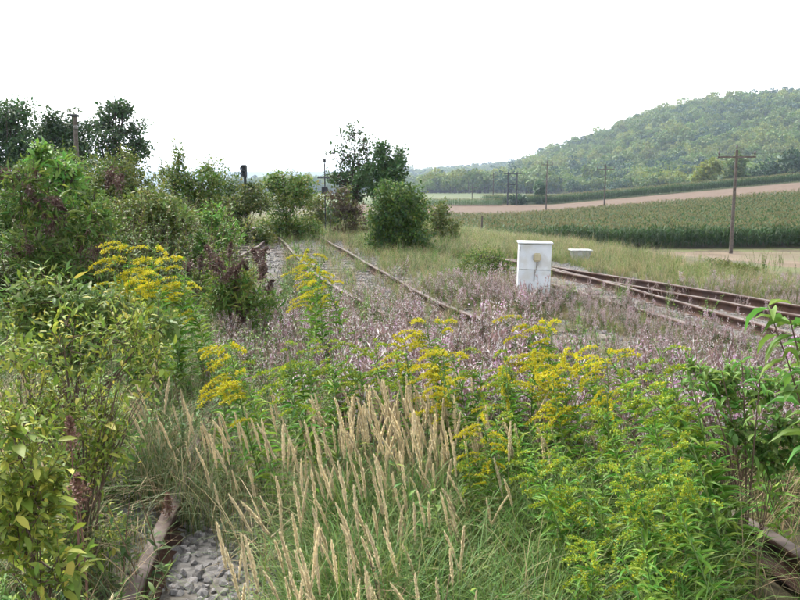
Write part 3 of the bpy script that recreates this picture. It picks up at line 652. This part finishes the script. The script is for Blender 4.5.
signal(246.5, 165, 27, 'boxy black signal head above the low dark bush', .17, .42, False)
signal(325.5, 163, 32, 'thin black signal mast with lamp beside the ragged tree', .24, .28, True)
# fence post
b = at(481.5, 233, 48); b[2] = gz(b[0], 48); h = at(481.5, 216, 48)[2] - b[2]
r = thing('fence_post', 'lone dark fence post at the corn field edge', 'post', b); mb = MB(); mb.tube([[0, 0, -.2], [.01, 0, h * .6], [.03, 0, h]], [.07, .065, .05], 7); link('stake', mb.mesh('stake', M['pole'], True), r); link('cap', box_mesh('cap', .11, .11, .03, M['pole'], .01), r, (.03, 0, h))
# white relay cabinet
YB = 12.6; b = at(532.5, 292, YB); b[2] = gz(b[0], YB); zt = at(532, 241.5, YB)[2] - b[2]; wd = (at(549.5, 260, YB) - at(516.5, 260, YB))[0]
r = thing('relay_cabinet', 'white metal relay cabinet with beige lock cover among weeds', 'cabinet', b, rz=-.10); r.rotation_euler = (0, math.radians(1.0), -.10)
link('plinth', box_mesh('plinth', wd * .98, .40, .10, M['concrete'], .01), r, (0, 0, -.02))
link('body', box_mesh('body', wd * .96, .38, zt * .56 - .08, M['white'], .006), r, (0, 0, .08))
link('door_panel', box_mesh('door_panel', wd * .96, .385, zt * .44 - .036, M['white'], .006), r, (0, -.006, zt * .56 + .006))
link('lid', box_mesh('lid', wd * 1.04, .45, .028, M['white'], .008), r, (0, -.01, zt - .026))
lk = link('lock_cover', box_mesh('lock_cover', wd * .23, .06, wd * .25, M['lock'], .02, seg=3), r, (wd * .06, -.225, zt * .70)); link('hasp', box_mesh('hasp', .03, .02, .06, M['grime'], .004), lk, (0.01, -.02, -.06))
mb = MB(); mb.tube([[0, 0, 0], [-.005, 0, -.1], [-.03, .004, -.2], [-.035, .004, -.32]], [.011, .010, .009, .006], 6); link('cable', mb.mesh('cable', M['grime'], True), r, (wd * .06, -.204, zt * .70))
link('hinge', box_mesh('hinge', .018, .02, .07, M['grime'], .003), r, (-wd * .46, -.205, zt * .86)); link('hinge', box_mesh('hinge', .018, .02, .07, M['grime'], .003), r, (-wd * .46, -.205, zt * .25))
# small white trough
b = at(580, 262, 19.5); b[2] = gz(b[0], 19.5); zt = at(580, 251, 19.5)[2] - b[2]
r = thing('trough', 'small white concrete trough half hidden in verge grass', 'trough', b)
bm = bmesh.new(); bmesh.ops.create_cube(bm, size=1)
for v in bm.verts:
    k = 1.0 if v.co.z > 0 else .62; v.co = Vector((v.co.x * .48 * k, v.co.y * .40 * k, (v.co.z + .5) * zt))
bmesh.ops.bevel(bm, geom=list(bm.edges), offset=.02, segments=2, affect='EDGES'); me = bpy.data.meshes.new('basin'); bm.to_mesh(me); bm.free(); me.materials.append(M['concrete'])
link('basin', me, r); link('rim', box_mesh('rim', .53, .45, .035, M['concrete'], .01), r, (0, 0, zt + .003))

# ------------------------------------------------------------------ growth on the ground
grasses = [tuft(k, M['grass'], 34, .55, .12, .007, M['dry']) for k in range(3)] + [tuft(8 + k, M['grassblue'], 34, .62, .12, .006, M['dry']) for k in range(2)]
herbs = [herb(k, .6, M['herb'], M['g_stem'], 26, .075, .022) for k in range(3)] + [herb(7 + k, .5, M['herbdark'], M['redstem'], 24, .06, .02) for k in range(2)]
drys = [tuft(30 + k, M['dry'], 26, .6, .10, .005, M['grass'], up=1.8) for k in range(3)]
willows = [willow(k, .62) for k in range(4)] + [willow(9, .6, 7)]
soap = [herb(60 + k, .5, M['herb'], M['redstem'], 18, .06, .018, top=.16, ntop=18, topm=M['pink'], tops=.026, stems=4) for k in range(2)]

def clear(px, py, X, Y):
    """0 on open ballast, 1 elsewhere"""
    k = np.ones_like(X)
    k *= np.where((px > 150) & (px < 335) & (py > 515) & (Y < 5.0), 0.02, 1); k *= np.where((px > 95) & (px < 172) & (py > 490) & (Y < 4.6), .4, 1)
    dC = ddist(X, Y, CM); k *= np.where((Y > 8.5) & (dC < 1.0), .16, np.where((Y > 8.5) & (dC < 1.6), .5, 1))
    dR = ddist(X, Y, RM); k *= np.where((dR < 1.1) & (Y > 5), .05, np.where((dR < 1.6) & (Y > 5), .5, 1))
    k *= np.where(ddist(X, Y, FM) < 1.4, .05, 1); k *= np.where((px > 228) & (px < 285) & (Y > 10) & (Y < 24), .12, 1)
    return k
def inview(px, py): return (px > -250) & (px < 1060)
railzone = lambda px, py, X, Y: (px > 560) & (Y > 6.0) & (Y < 14)
def hgt(px, Y): return np.where((px > 540) & (Y > 5.2), np.interp(Y, [5.2, 6.5, 8, 10, 14], [.72, .58, .45, .38, .4]), np.interp(Y, [4.4, 6, 9, 14], [.95, .85, .62, .6]))
def frontcut(px, py, X, Y): return np.where((px > 690) & (Y < 4.1) & (X > 1.0) & (Y > 1.6), .6, 1.0)
def frontlow(px, Y): return np.where((px > 690) & (Y < 4.1), .32, 1.0)
pinkzone = lambda px, py, X, Y: smooth(330, 430, px + (py - 300) * .25) * (Y > 4.2) * (Y < 14.5)
# grass near
pts, px, py = place(11000, -6, 8, 1.6, 14, lambda px, py, X, Y: inview(px, py) * clear(px, py, X, Y) * (1 - .55 * pinkzone(px, py, X, Y)) * .8 * frontcut(px, py, X, Y))
hs_ = np.interp(pts[:, 1], [1.6, 4, 7, 14], [.95, .95, .8, .6]) * R.uniform(.7, 1.25, len(pts)); hs_ = np.where(px > 540, np.minimum(hs_, hgt(px, pts[:, 1]) * 1.05), hs_) * frontlow(px, pts[:, 1])
scatter('meadow_grass', grasses, pts, hs_, label='mixed green meadow grass between the tracks')
pts, px, py = place(22000, -26, 7, 13, 48, lambda px, py, X, Y: inview(px, py) * clear(px, py, X, Y) * .8, 1.4)
scatter('verge_grass', grasses + drys[:2], pts, R.uniform(.7, 1.3, len(pts)) * np.interp(pts[:, 1], [13, 40], [.75, 1.0]), label='rough verge grass around the distant tracks')
pts, px, py = place(9000, 4, 26, 14, 26, lambda px, py, X, Y: inview(px, py) * (px > 540) * (ddist(X, Y, RM) > 1.5) * smooth(18.5, 15, Y + 1.5 * vnoise(X, Y, 1.5)) * .6)
scatter('field_margin_grass', grasses + drys, pts, R.uniform(.35, .8, len(pts)) * np.where(px > 630, .65, 1), label='rough grass margin between turnout and stubble field')
pts, px, py = place(5000, 4, 46, 22, 64, lambda px, py, X, Y: inview(px, py) * (px > 440) * np.where(px > 570 + 8 * vnoise(X, Y, 5), .05, .5))
scatter('stubble_weeds', drys + grasses[:3], pts, R.uniform(.2, .5, len(pts)), label='sparse dry weeds on the stubble field')
# herbs
pts, px, py = place(7000, -7, 8, 1.8, 12, lambda px, py, X, Y: inview(px, py) * clear(px, py, X, Y) * (1 - .85 * pinkzone(px, py, X, Y)) * (.35 + .4 * (vnoise(X, Y, .9, 5) > 0)) * frontcut(px, py, X, Y))
scatter('weeds', herbs, pts, np.interp(pts[:, 1], [1.8, 3, 5, 12], [.8, .95, .95, .7]) * R.uniform(.7, 1.3, len(pts)) * frontlow(px, pts[:, 1]), label='leafy green weeds crowding the track')
pts, px, py = place(9000, -14, 6, 10, 34, lambda px, py, X, Y: inview(px, py) * clear(px, py, X, Y) * (px < 470) * (.3 + .5 * (vnoise(X, Y, 1.6, 2) > 0)), 1.3)
scatter('undergrowth', herbs, pts, R.uniform(.8, 1.5, len(pts)) * np.where(px > 330, .65, 1), label='green undergrowth below the lineside bushes')
pts, px, py = place(5000, -4, 8, 3, 14, lambda px, py, X, Y: inview(px, py) * clear(px, py, X, Y) * (.18 + .5 * pinkzone(px, py, X, Y)))
scatter('dry_grass', drys, pts, R.uniform(.7, 1.2, len(pts)) * np.minimum(hgt(px, pts[:, 1]) * 1.1, np.interp(pts[:, 1], [3, 6, 14], [1.1, .85, .7])), label='dry straw coloured grass among the weeds')
# faded pink willowherb
pts, px, py = place(11500, -1.5, 10, 4.4, 14.5, lambda px, py, X, Y: inview(px, py) * np.maximum(clear(px, py, X, Y), .12) * pinkzone(px, py, X, Y) * np.clip(.48 + .8 * (vnoise(X, Y, .42, 3) + .5 * vnoise(X, Y, .15, 1)), .03, .9))
scatter('faded_willowherb', willows, pts, R.uniform(.7, 1.15, len(pts)) * np.where(R.random(len(pts)) > .9, 1.45, 1) * hgt(px, pts[:, 1]), label='mauve haze of faded seeding willowherb beside the turnout')
pts, px, py = place(480, -2.5, 0.8, 6, 11, lambda px, py, X, Y: (px > 215) & (px < 420) & (R.random(len(X)) < clear(px, py, X, Y)))
scatter('pale_willowherb', willows, pts, R.uniform(.5, .9, len(pts)), label='pale seeding willowherb round the near turnout')
pts = np.vstack([place(150, -5, 8, 5, 11, lambda px, py, X, Y: (px > 455) & (px < 545) & (py > 335) & (py < 385))[0], place(900, 1, 5, 4, 7, lambda px, py, X, Y: (px > 690) & (px < 830) & (py > 395) & (py < 470))[0]])
pts = pts[R.random(len(pts)) < .2]; scatter('soapwort', soap, pts, R.uniform(.7, 1.0, len(pts)), label='pink flowering soapwort patches')

thick = [herb(80 + k, 1.3, M[('lf_mid', 'lf_pale', 'lf_olive', 'lf_mid')[k]], M['twig'], 60, .10, .034, stems=6, spread=.22, lo=.05) for k in range(4)]
pts, px, py = place(4200, -16, -.5, 8.5, 30, lambda px, py, X, Y: inview(px, py) * (px < 330 - 2.2 * np.maximum(Y - 20, 0) * 0) * np.minimum(1, (ddist(X, Y, CM) > 1.9) * (ddist(X, Y, FM) > 1.6) * ~((px > 226) & (px < 290) & (Y < 26))) * (Y > 9 + 2.5 * smooth(-5, -2, X)) * .6 * (.4 + .8 * (vnoise(X, Y, 1.4, 6) > -.3)), 1.2)
scatter('thicket', thick, pts, np.where(px < 215, R.uniform(.7, 1.45, len(pts)), R.uniform(.4, .95, len(pts))), label='ragged green thicket filling the gaps between the left bushes')
pts, px, py = place(1300, -.4, 2.4, 1.9, 3.6, lambda px, py, X, Y: (px > 300) & (px < 690) & (R.random(len(X)) < .9))
scatter('lush_grass', [tuft(90 + k, M['lush'], 42, .60, .12, .0065, M['grass'], up=2.1) for k in range(3)], pts, R.uniform(.7, 1.2, len(pts)) * np.interp(pts[:, 1], [1.9, 3.6], [.95, 1.05]), label='long fresh green grass in front of the goldenrod')
X = R.uniform(1.5, 3.2, 90); Y = R.uniform(11.5, 12.25, 90); pts = np.stack([X, Y, gz(X, Y)], -1)
scatter('cabinet_weeds', willows + grasses, pts, R.uniform(.3, .62, 90), label='weeds and grass crowding the foot of the white cabinet')
pts, px, py = place(900, 4, 16, 13.5, 21, lambda px, py, X, Y: (px > 545) & (px < 830) & (ddist(X, Y, RM) > 1.7) & (vnoise(X, Y, 1.1, 8) > .15) & (R.random(len(X)) < .5))
scatter('verge_weeds', thick + herbs, pts, R.uniform(.25, .5, len(pts)), label='dark green weed clumps on the verge past the turnout')
# ballast gravel too small or far to pick apart
gp = []
for path, hw, n_ in ((CM, 1.5, 9000), (RM, 1.7, 12000), (LM, 1.3, 5000), (FM, 1.2, 1800)):
    d = path[R.integers(0, len(path), n_)] + R.uniform(-1, 1, (n_, 2)) * hw * [1, .5]
    gp.append(d[(d[:, 1] > 2.5) & (d[:, 1] < 36)])
gp = np.vstack(gp); gp = np.column_stack([gp, gz(gp[:, 0], gp[:, 1]) + .03])
scatter('gravel', stones, gp, R.uniform(.018, .036, len(gp)), lean=3.0, label='grey ballast gravel along the tracks')

# ------------------------------------------------------------------ goldenrod
def goldenrod(seed, full=1.0, green=False):
    r = np.random.default_rng(seed); h = 1.0
    t = np.linspace(0, 1, 9)[:, None]; lx, ly = r.normal(-.05, .06), r.normal(0, .06)
    path = np.hstack([lx * t ** 1.8, ly * t ** 1.8, t * .93])
    at_ = lambda tt: np.stack([np.interp(tt, t[:, 0], path[:, i]) for i in range(3)], -1)
    st_ = MB(); st_.tube(path, np.linspace(.0055, .002, 9), 5)
    n = 74; tt = np.linspace(.08, .9, n) + r.normal(0, .01, n); a = np.arange(n) * 2.4 + r.normal(0, .2, n); el = r.uniform(-.1, .75, n)
    ax = np.stack([np.cos(a) * np.cos(el), np.sin(a) * np.cos(el), np.sin(el)], -1)
    s_ = np.interp(tt, [.05, .3, .7, .9], [.8, 1.15, .95, .55]) * r.uniform(.75, 1.15, n)
    fo = MB(); fo.stamp((LEAF8[0] * [1, 1, 1.8], LEAF8[1]), at_(tt), ax, np.array([0, 0, 1.]), .105 * s_, .017 * s_, 0)
    pl = MB(); B = int((10 if not green else 8) * full)
    for k in range(B):
        q = r.uniform(.70, 1.0) if k else 1.0; b0 = at_(np.array([q]))[0]; a = r.normal(math.pi, 1.0); L = r.uniform(.11, .24) * (1.35 - q * .55) * (1 if not green else .7)
        u = np.linspace(0, 1, 6)[:, None]; out = np.array([math.cos(a), math.sin(a), 0])
        bp = b0 + out * L * u + np.array([0, 0, 1]) * L * (.55 * u - .62 * u ** 2 + .03) ; pl.tube(bp, np.linspace(.0018, .0008, 6), 3, 1)
        m = int(L * 820); uu = r.uniform(.12, 1, m) ** .8; pos = np.stack([np.interp(uu, u[:, 0], bp[:, i]) for i in range(3)], -1) + r.normal(0, .0036, (m, 3)) + [0, 0, .003]
        pl.stamp(LEAF2, pos, rdir(m, .7, r) + out * .2, rdir(m, .8, r), .0105 * r.uniform(.6, 1.4, m), .007, 0)
        ml = 5; uu = r.uniform(0, .7, ml); pos = np.stack([np.interp(uu, u[:, 0], bp[:, i]) for i in range(3)], -1); fo.stamp(LEAF2, pos, rdir(ml, .2, r), np.array([0, 0, 1.]), .03, .008, 0)
    return (st_.mesh('stem', M['g_stem']), fo.mesh('foliage', M['g_leaf']), pl.mesh('flower_plume', [M['g_bud'] if green else M['g_flower'], M['g_stem']]))
GY = [goldenrod(k) for k in range(7)]; GG = [goldenrod(20 + k, .5 + .12 * k, True) for k in range(7)]
def put_gold(px, py, Y, kind, label, group):
    p = at(px, py, Y); z = float(gz(p[0], Y)); s_ = max(.35, (p[2] - z) / .97); th = R.normal(-.06, .10) - .16 * float(smooth(430, 640, px)); ph = R.normal(0, .09)
    r = thing('goldenrod', label, 'goldenrod', (p[0] - s_ * math.sin(th), Y + s_ * math.sin(ph), z), group); s_ /= math.cos(th); r.scale = (s_ * 1.05, s_ * 1.05, s_)
    r.rotation_euler = (Matrix.Rotation(th, 3, 'Y') @ Matrix.Rotation(ph, 3, 'X') @ Matrix.Rotation(R.normal(0, .8), 3, 'Z')).to_euler()
    src = (GY if kind == 'y' else GG)[R.integers(0, 7)]
    for nm, me in zip(('stem', 'foliage', 'flower_plume'), src):
        o = link(nm, me, r)
        if nm != 'stem': o['kind'] = 'stuff'
def gold_patch(lst, kind, label, group, extra=1, spread=9):
    for (x, y, Y) in lst:
        put_gold(x, y, Y, kind, label, group)
        for k in range(extra): put_gold(x + R.normal(0, spread), y + abs(R.normal(4, 6)), Y * (1 + R.normal(0, .05)), kind, label, group)
gold_patch([(128, 240, 6.2), (142, 241, 6.3), (136, 252, 6.1), (158, 254, 6.2), (176, 252, 6.4), (188, 256, 6.3), (145, 268, 5.9), (172, 270, 6.0), (196, 272, 6.2)], 'y', 'tall bright yellow goldenrod in front of the left bushes', 'goldenrods before the left bushes', 0)
gold_patch([(212, 340, 4.2), (224, 343, 4.3), (265, 362, 3.9)], 'y', 'short yellow goldenrod among green grass over the near track', 'goldenrods on the near track', 0)
gold_patch([(314, 245, 7.4), (324, 256, 7.2), (303, 270, 7.0), (330, 276, 7.0)], 'y', 'yellow green goldenrod standing at the near turnout', 'goldenrods at the near turnout', 0)
gold_patch([(282, 346, 4.5), (300, 341, 4.5), (318, 343, 4.4), (334, 342, 4.5), (348, 338, 4.6), (366, 335, 4.6), (386, 339, 4.6), (404, 337, 4.6)], 'g', 'budding green goldenrod in the row behind the reed plumes', 'budding goldenrods behind the reeds')
gold_patch([(440, 315, 4.7), (431, 321, 4.6), (452, 344, 4.2), (468, 340, 4.2), (460, 366, 4.0), (412, 338, 4.5), (545, 311, 4.7), (538, 322, 4.5), (560, 322, 4.5), (530, 343, 4.3), (556, 346, 4.2), (588, 342, 4.2), (608, 352, 4.0), (575, 362, 3.9), (620, 338, 4.2), (480, 408, 3.6), (498, 434, 3.4), (470, 380, 3.8), (545, 375, 3.8), (520, 365, 4.0)], 'y', 'leaning yellow goldenrod between reed plumes and mauve willowherb', 'goldenrods in the central patch', 0)
gold_patch([(640, 358, 3.8), (662, 350, 3.6), (690, 354, 3.4), (706, 361, 3.3), (600, 385, 3.6), (650, 400, 3.2), (625, 410, 3.3), (580, 420, 3.3), (540, 430, 3.2), (560, 460, 3.0), (610, 470, 2.8), (505, 345, 4.3), (488, 350, 4.2), (640, 470, 2.7), (520, 400, 3.6), (480, 440, 3.5), (600, 440, 2.9), (665, 432, 2.9), (702, 440, 2.9), (640, 515, 2.4), (585, 520, 2.5), (682, 478, 2.6)], 'g', 'leafy green goldenrod stem with small greenish plume, right of the reeds', 'leafy goldenrods right of the reeds', 1, 14)
gold_patch([(692, 488, 2.95), (690, 515, 2.8), (702, 500, 3.0), (760, 440, 4.6), (786, 444, 4.5), (772, 452, 4.4), (664, 555, 2.6), (684, 556, 2.6), (800, 450, 4.3)], 'g', 'lime green goldenrod hanging over the rail among dry stalks', 'lime goldenrods over the rail', 0)

# ------------------------------------------------------------------ reed grass
def reed_stalk(seed):
    r = np.random.default_rng(seed); mb = MB(); h = 1.0; t = np.linspace(0, 1, 9)[:, None]; lx = r.normal(-.08, .06); ly = r.normal(0, .07)
    path = np.hstack([lx * t ** 2.6, ly * t ** 2.2, t * (1 - .05 * t)]); mb.tube(path, np.linspace(.0022, .0010, 9), 3, 1)
    n = 420; q = r.uniform(0, 1, n); pb = r.uniform(.70, .80); tt = pb + (1 - pb) * q; pos = np.stack([np.interp(tt, t[:, 0], path[:, i]) for i in range(3)], -1)
    wdt = r.uniform(.008, .014) * np.sin(np.clip(q * .93 + .05, 0, 1) * math.pi) ** .7; a = r.uniform(0, 6.28, n); rr = wdt * np.sqrt(r.uniform(0, 1, n))
    off = np.stack([np.cos(a) * rr, np.sin(a) * rr, 0 * a], -1); tan = norm(np.array([lx * 2, ly * 2, .9]))
    mb.stamp(LEAF2, pos + off * .5, norm(off * 38 + tan * 1.6 + r.normal(0, .16, (n, 3))), rdir(n, 0, r), .024 * r.uniform(.6, 1.3, n), .0042, 0)
    for k in range(3):
        p0 = np.array([lx * .06, 0, .2 + .15 * k]); aa = r.uniform(0, 6.28); mb.stamp((BLADE[0] * [1, 1, 1.5], BLADE[1]), p0, np.array([math.cos(aa) * .5, math.sin(aa) * .5, .8]), np.array([0, 0, 1.]), .3, .005, 2)
    return mb.mesh('plume_stalk', [M['plume'], M['straw'], M['grassblue']])
RS = [reed_stalk(k) for k in range(12)]
reed_tufts = [tuft(70 + k, M['grassblue'], 60, .78, .13, .0065, M['straw'], up=1.9) for k in range(3)]
def reed_clump(px, py, Y, n, label, group, spread=.16):
    p = at(px, py, Y); z = float(gz(p[0], Y)); h = max(.4, p[2] - z); r = thing('reed_grass', label, 'reed grass', (p[0], Y, z), group)
    o = link('blades', reed_tufts[R.integers(0, 3)], r); o.scale = (h * 1.0,) * 3; o['kind'] = 'stuff'; o.rotation_euler = (0, 0, R.uniform(0, 6.28))
    for k in range(n):
        s_ = h * (1 - abs(R.normal(0, .16))); o = link('plume_stalk', RS[R.integers(0, 12)], r, (R.normal(0, spread), R.normal(0, spread), 0)); o.scale = (s_,) * 3
        o.rotation_euler = (R.normal(0, .08), R.normal(-.01, .07), R.normal(0, .7))
lab = 'tan plumed reed grass clump in the stand over the near track'
grp = 'reed grass clumps over the near track'
for (x, y, Y) in [(352, 372, 4.1), (372, 378, 4.0), (392, 368, 4.2), (412, 376, 4.1), (430, 362, 4.3), (448, 380, 4.0), (470, 372, 4.2), (420, 400, 3.7), (385, 402, 3.6), (450, 408, 3.6), (356, 408, 3.6), (480, 405, 3.8), (400, 392, 3.9), (436, 388, 3.9), (340, 398, 3.8), (500, 398, 4.0)]: reed_clump(x, y, Y, 13, lab, grp, .22)
for (x, y, Y) in [(362, 455, 3.0), (340, 470, 2.9), (318, 560, 2.3), (392, 525, 2.4), (352, 520, 2.5), (375, 480, 2.8), (400, 440, 3.3), (432, 450, 3.2), (462, 446, 3.3), (380, 442, 3.2), (440, 486, 2.9), (410, 492, 2.8), (330, 430, 3.3), (480, 470, 3.1), (330, 525, 2.5), (365, 545, 2.3), (420, 540, 2.4), (300, 500, 2.7)]: reed_clump(x, y, Y, 6, 'low reed grass clump in front of the dense plume stand', 'low reed clumps before the stand', .11)
reed_clump(262, 512, 2.35, 3, 'few tan reed plumes leaning over the open ballast', 'reed plumes over the ballast', .09)
reed_clump(285, 536, 2.3, 3, 'few tan reed plumes leaning over the open ballast', 'reed plumes over the ballast', .07)
for (x, y, Y) in [(160, 345, 4.4), (172, 372, 4.0), (150, 368, 4.2), (276, 398, 3.8), (215, 395, 4.0), (232, 425, 3.7), (252, 452, 3.5), (296, 418, 3.6), (312, 450, 3.2), (195, 425, 3.9)]: reed_clump(x, y, Y, 5, 'small reed grass clump in the green growth beside the leafy shrub', 'reed clumps beside the shrub', .10)
for (x, y, Y) in [(12, 370, 4.0), (22, 400, 3.6), (30, 355, 4.4)]: reed_clump(x, y, Y, 6, 'reed grass clump behind the yellow green shrub', 'reed clumps behind the shrub', .12)
for (x, y, Y) in [(25, 560, 1.9), (4, 585, 1.8)]: reed_clump(x, y, Y, 3, 'reed plumes poking through the near shrub foliage', 'reed plumes in the near shrub', .06)

# ------------------------------------------------------------------ shrubs close by
tree('shrub', 'large yellow green shrub with dark twigs beside the near rail', 'shrub', 75, 3.3, [(65, 345, 45, 34), (125, 340, 36, 30), (35, 400, 44, 44), (100, 410, 44, 44), (148, 385, 20, 34), (60, 470, 50, 50), (105, 460, 30, 40), (15, 345, 26, 30), (70, 540, 50, 40), (20, 440, 40, 50)], 'lf_priv', 2300, .038, .36, shoots=9, slm=1.7, trk=.5, clump=.34, proto=LEAF8, barkm='twig', stems=5, per=7, tw=.003, depth=.8)
tree('shrub', 'near shrub with broad yellow edged leaves at the rail', 'shrub', 20, 2.3, [(22, 455, 30, 36), (10, 520, 40, 50), (50, 570, 44, 36), (35, 500, 34, 40)], 'lf_priv', 800, .044, .36, shoots=7, slm=1.7, trk=.5, clump=.36, proto=LEAF8, barkm='twig', stems=4, per=6, tw=.003, depth=.8)
tree('shrub', 'feathery light green shrub behind the large yellow green shrub', 'shrub', 60, 4.6, [(60, 300, 45, 25), (110, 310, 40, 25), (20, 310, 40, 30), (150, 325, 30, 20), (80, 340, 70, 30)], ('lf_pale', 'lf_priv'), 4200, .055, .30, clump=.2, proto=LEAF8, barkm='twig', stems=5, per=8, tw=.004)
def panicles(root, base, spots, Y, L, m, n, name='seed_panicle', w=.032):
    for k, (x, y) in enumerate(spots):
        p = at(x, y, Y + R.normal(0, .15)) - base; r = np.random.default_rng(k); mb = MB(); q = r.uniform(0, 1, n); ln = L * r.uniform(.8, 1.3)
        ax = norm(np.array([r.normal(0, .5), r.normal(0, .4), 1.0 if r.random() > .35 else -.6])); off = r.normal(0, 1, (n, 3)) * (w * (1.05 - q))[:, None]
        mb.stamp(LEAF2, q[:, None] * ax * ln + off, rdir(n, .2, r), rdir(n, 0, r), .026, .018); s0 = np.array([[0, 0, 0], -ax * ln * .8]); mb.tube(np.vstack([s0[::-1], ax * ln]), .003, 3)
        link(name, mb.mesh(name, M[m]), root, p)
rt, b = tree('butterfly_bush', 'butterfly bush with dark brown seed heads before the light bush', 'butterfly bush', 42, 7.6, [(20, 190, 26, 24), (50, 215, 30, 30), (90, 225, 28, 24), (30, 250, 36, 26), (70, 262, 40, 24)], ('lf_mid', 'lf_pale'), 2000, .10, .22, clump=.24, barkm='twig', stems=4, tw=.006)
panicles(rt, b, [(4, 168), (12, 175), (20, 172), (26, 188), (37, 182), (50, 198), (54, 206), (58, 200), (10, 250), (28, 245), (48, 232), (80, 240), (92, 256), (112, 170), (118, 186)], 7.6, .16, 'maroon', 260)
rt, b = tree('butterfly_bush', 'low butterfly bush covered in maroon seed heads near the turnout', 'butterfly bush', 232, 8.6, [(225, 285, 22, 20), (245, 290, 24, 22), (215, 305, 24, 16), (255, 310, 26, 16)], ('lf_mid', 'lf_olive'), 1800, .085, .24, clump=.24, barkm='twig', stems=4, tw=.005)
panicles(rt, b, [(R.uniform(205, 268), R.uniform(256, 312)) for _ in range(20)], 8.4, .14, 'maroon', 200)
panicles(rt, b, [(190, 262), (200, 270), (212, 258)], 8.3, .14, 'maroon', 200)
# dock with rusty seed heads
for (x, y, Y, L_) in [(70, 435, 2.9, .12), (78, 490, 2.5, .09), (168, 505, 3.7, .10)]:
    p = at(x, y, Y); z = float(gz(p[0], Y)); h = p[2] - z
    r_ = thing('dock_plant', 'red brown seeding dock beside the near rail', 'dock', (p[0], Y, z), 'seeding docks beside the near rail'); mb = MB(); mb.tube([[0, 0, 0], [.01, 0, h * .6], [0, 0, h]], [.005, .004, .002], 5); link('stem', mb.mesh('stem', M['redstem']), r_)
    mb = MB(); n_ = 320; q = R.uniform(0, 1, n_); off = R.normal(0, 1, (n_, 3)) * (.019 * (1.1 - q))[:, None]; mb.stamp(LEAF2, np.array([0, 0, h]) + off + np.array([0, 0, 1.]) * (q * L_)[:, None] - [0, 0, L_ * .4], rdir(n_), rdir(n_), .012, .010); link('seed_head', mb.mesh('seed_head', M['rustflower']), r_)['kind'] = 'stuff'
# big-leaved sapling over the mauve meadow, each leaf its own part
big = [MB() for _ in range(3)]
for k, mb in enumerate(big): mb.stamp((LEAF8[0] * [1, 1, 1.6 + .5 * k], LEAF8[1]), np.zeros((1, 3)), np.array([0, 1., 0]), np.array([0, 0, 1.]), .13, .036)
big = [mb.mesh('leaf', M['lf_bright'], True) for mb in big]; bigd = [MB() for _ in range(1)]
def leafy_sapling(px, tops, Y, label, n):
    b = at(px, 560, Y); b = np.array([b[0], Y, float(gz(b[0], Y))]); r = thing('big_leaf_shrub', label, 'shrub', b, 'big leaved shoots by the rail'); w_ = MB()
    for (x, y, s_) in tops:
        tp = at(x, y, Y + R.normal(0, .12)) - b; t = np.linspace(0, 1, 7)[:, None]; path = tp * np.hstack([t ** 1.7, t ** 1.7, t]) ; w_.tube(path, np.linspace(.006, .0025, 7), 5)
        for k in range(n):
            q = 1 - .5 * (k / n) ** 1.5; p = np.array([np.interp(q, t[:, 0], path[:, i]) for i in range(3)]); a = k * 2.4 + R.normal(0, .3); el = R.uniform(-.65, .5)
            d = Vector((math.cos(a) * math.cos(el), math.sin(a) * math.cos(el), math.sin(el))); o = link('leaf', big[k % 3], r, p); o.rotation_euler = d.to_track_quat('Y', 'Z').to_euler(); o.scale = (s_ * R.uniform(.75, 1.15),) * 3
    link('stem', w_.mesh('stem', M['twig'], True), r)
leafy_sapling(838, [(768, 306, 1.05), (790, 320, .95), (806, 340, 1.0)], 3.0, 'drooping big leaved shoot rising over the turnout rails', 20)
leafy_sapling(745, [(742, 362, .6), (722, 372, .55), (760, 380, .6), (700, 368, .5), (680, 376, .45)], 3.5, 'bright leafy shoot in front of the pink soapwort', 18)
leafy_sapling(770, [(735, 425, .6), (755, 432, .6), (778, 436, .6)], 4.2, 'dark leafy shoot close above the rusty rail', 16)

tree('bramble', 'leafy bramble under the drooping shoot by the pink soapwort', 'bramble', 745, 3.7, [(735, 372, 26, 14), (700, 376, 20, 10), (765, 395, 22, 24), (725, 395, 26, 14), (800, 380, 24, 30)], ('lf_bright', 'lf_pale'), 900, .040, .45, trk=.35, slm=1.6, clump=.3, proto=LEAF8, barkm='twig', stems=4, per=7, tw=.003, depth=.7, shoots=3)
tree('bramble', 'low bramble arching above the rusty rail', 'bramble', 775, 3.5, [(745, 436, 26, 12), (785, 428, 20, 18), (770, 458, 28, 12), (810, 450, 20, 20)], ('lf_bright', 'lf_pale'), 800, .042, .45, trk=.35, slm=1.6, clump=.3, proto=LEAF8, barkm='twig', stems=4, per=7, tw=.003, depth=.7, shoots=3)

# ------------------------------------------------------------------ air
bm = bmesh.new(); bmesh.ops.create_cube(bm, size=1)
for v in bm.verts: v.co = Vector((v.co.x * 9400, 2850 + v.co.y * 6500, 74 + v.co.z * 160))
me = bpy.data.meshes.new('haze'); bm.to_mesh(me); bm.free()
hm_ = bpy.data.materials.new('haze'); hm_.use_nodes = True; nt = hm_.node_tree; nt.nodes.clear()
ho = nt.nodes.new('ShaderNodeOutputMaterial'); pv = nt.nodes.new('ShaderNodeVolumePrincipled')
pv.inputs['Color'].default_value = (.52, .63, .78, 1); pv.inputs['Density'].default_value = HAZE; pv.inputs['Anisotropy'].default_value = .35
nt.links.new(pv.outputs[0], ho.inputs['Volume']); me.materials.append(hm_); link('haze', me, kind='stuff')
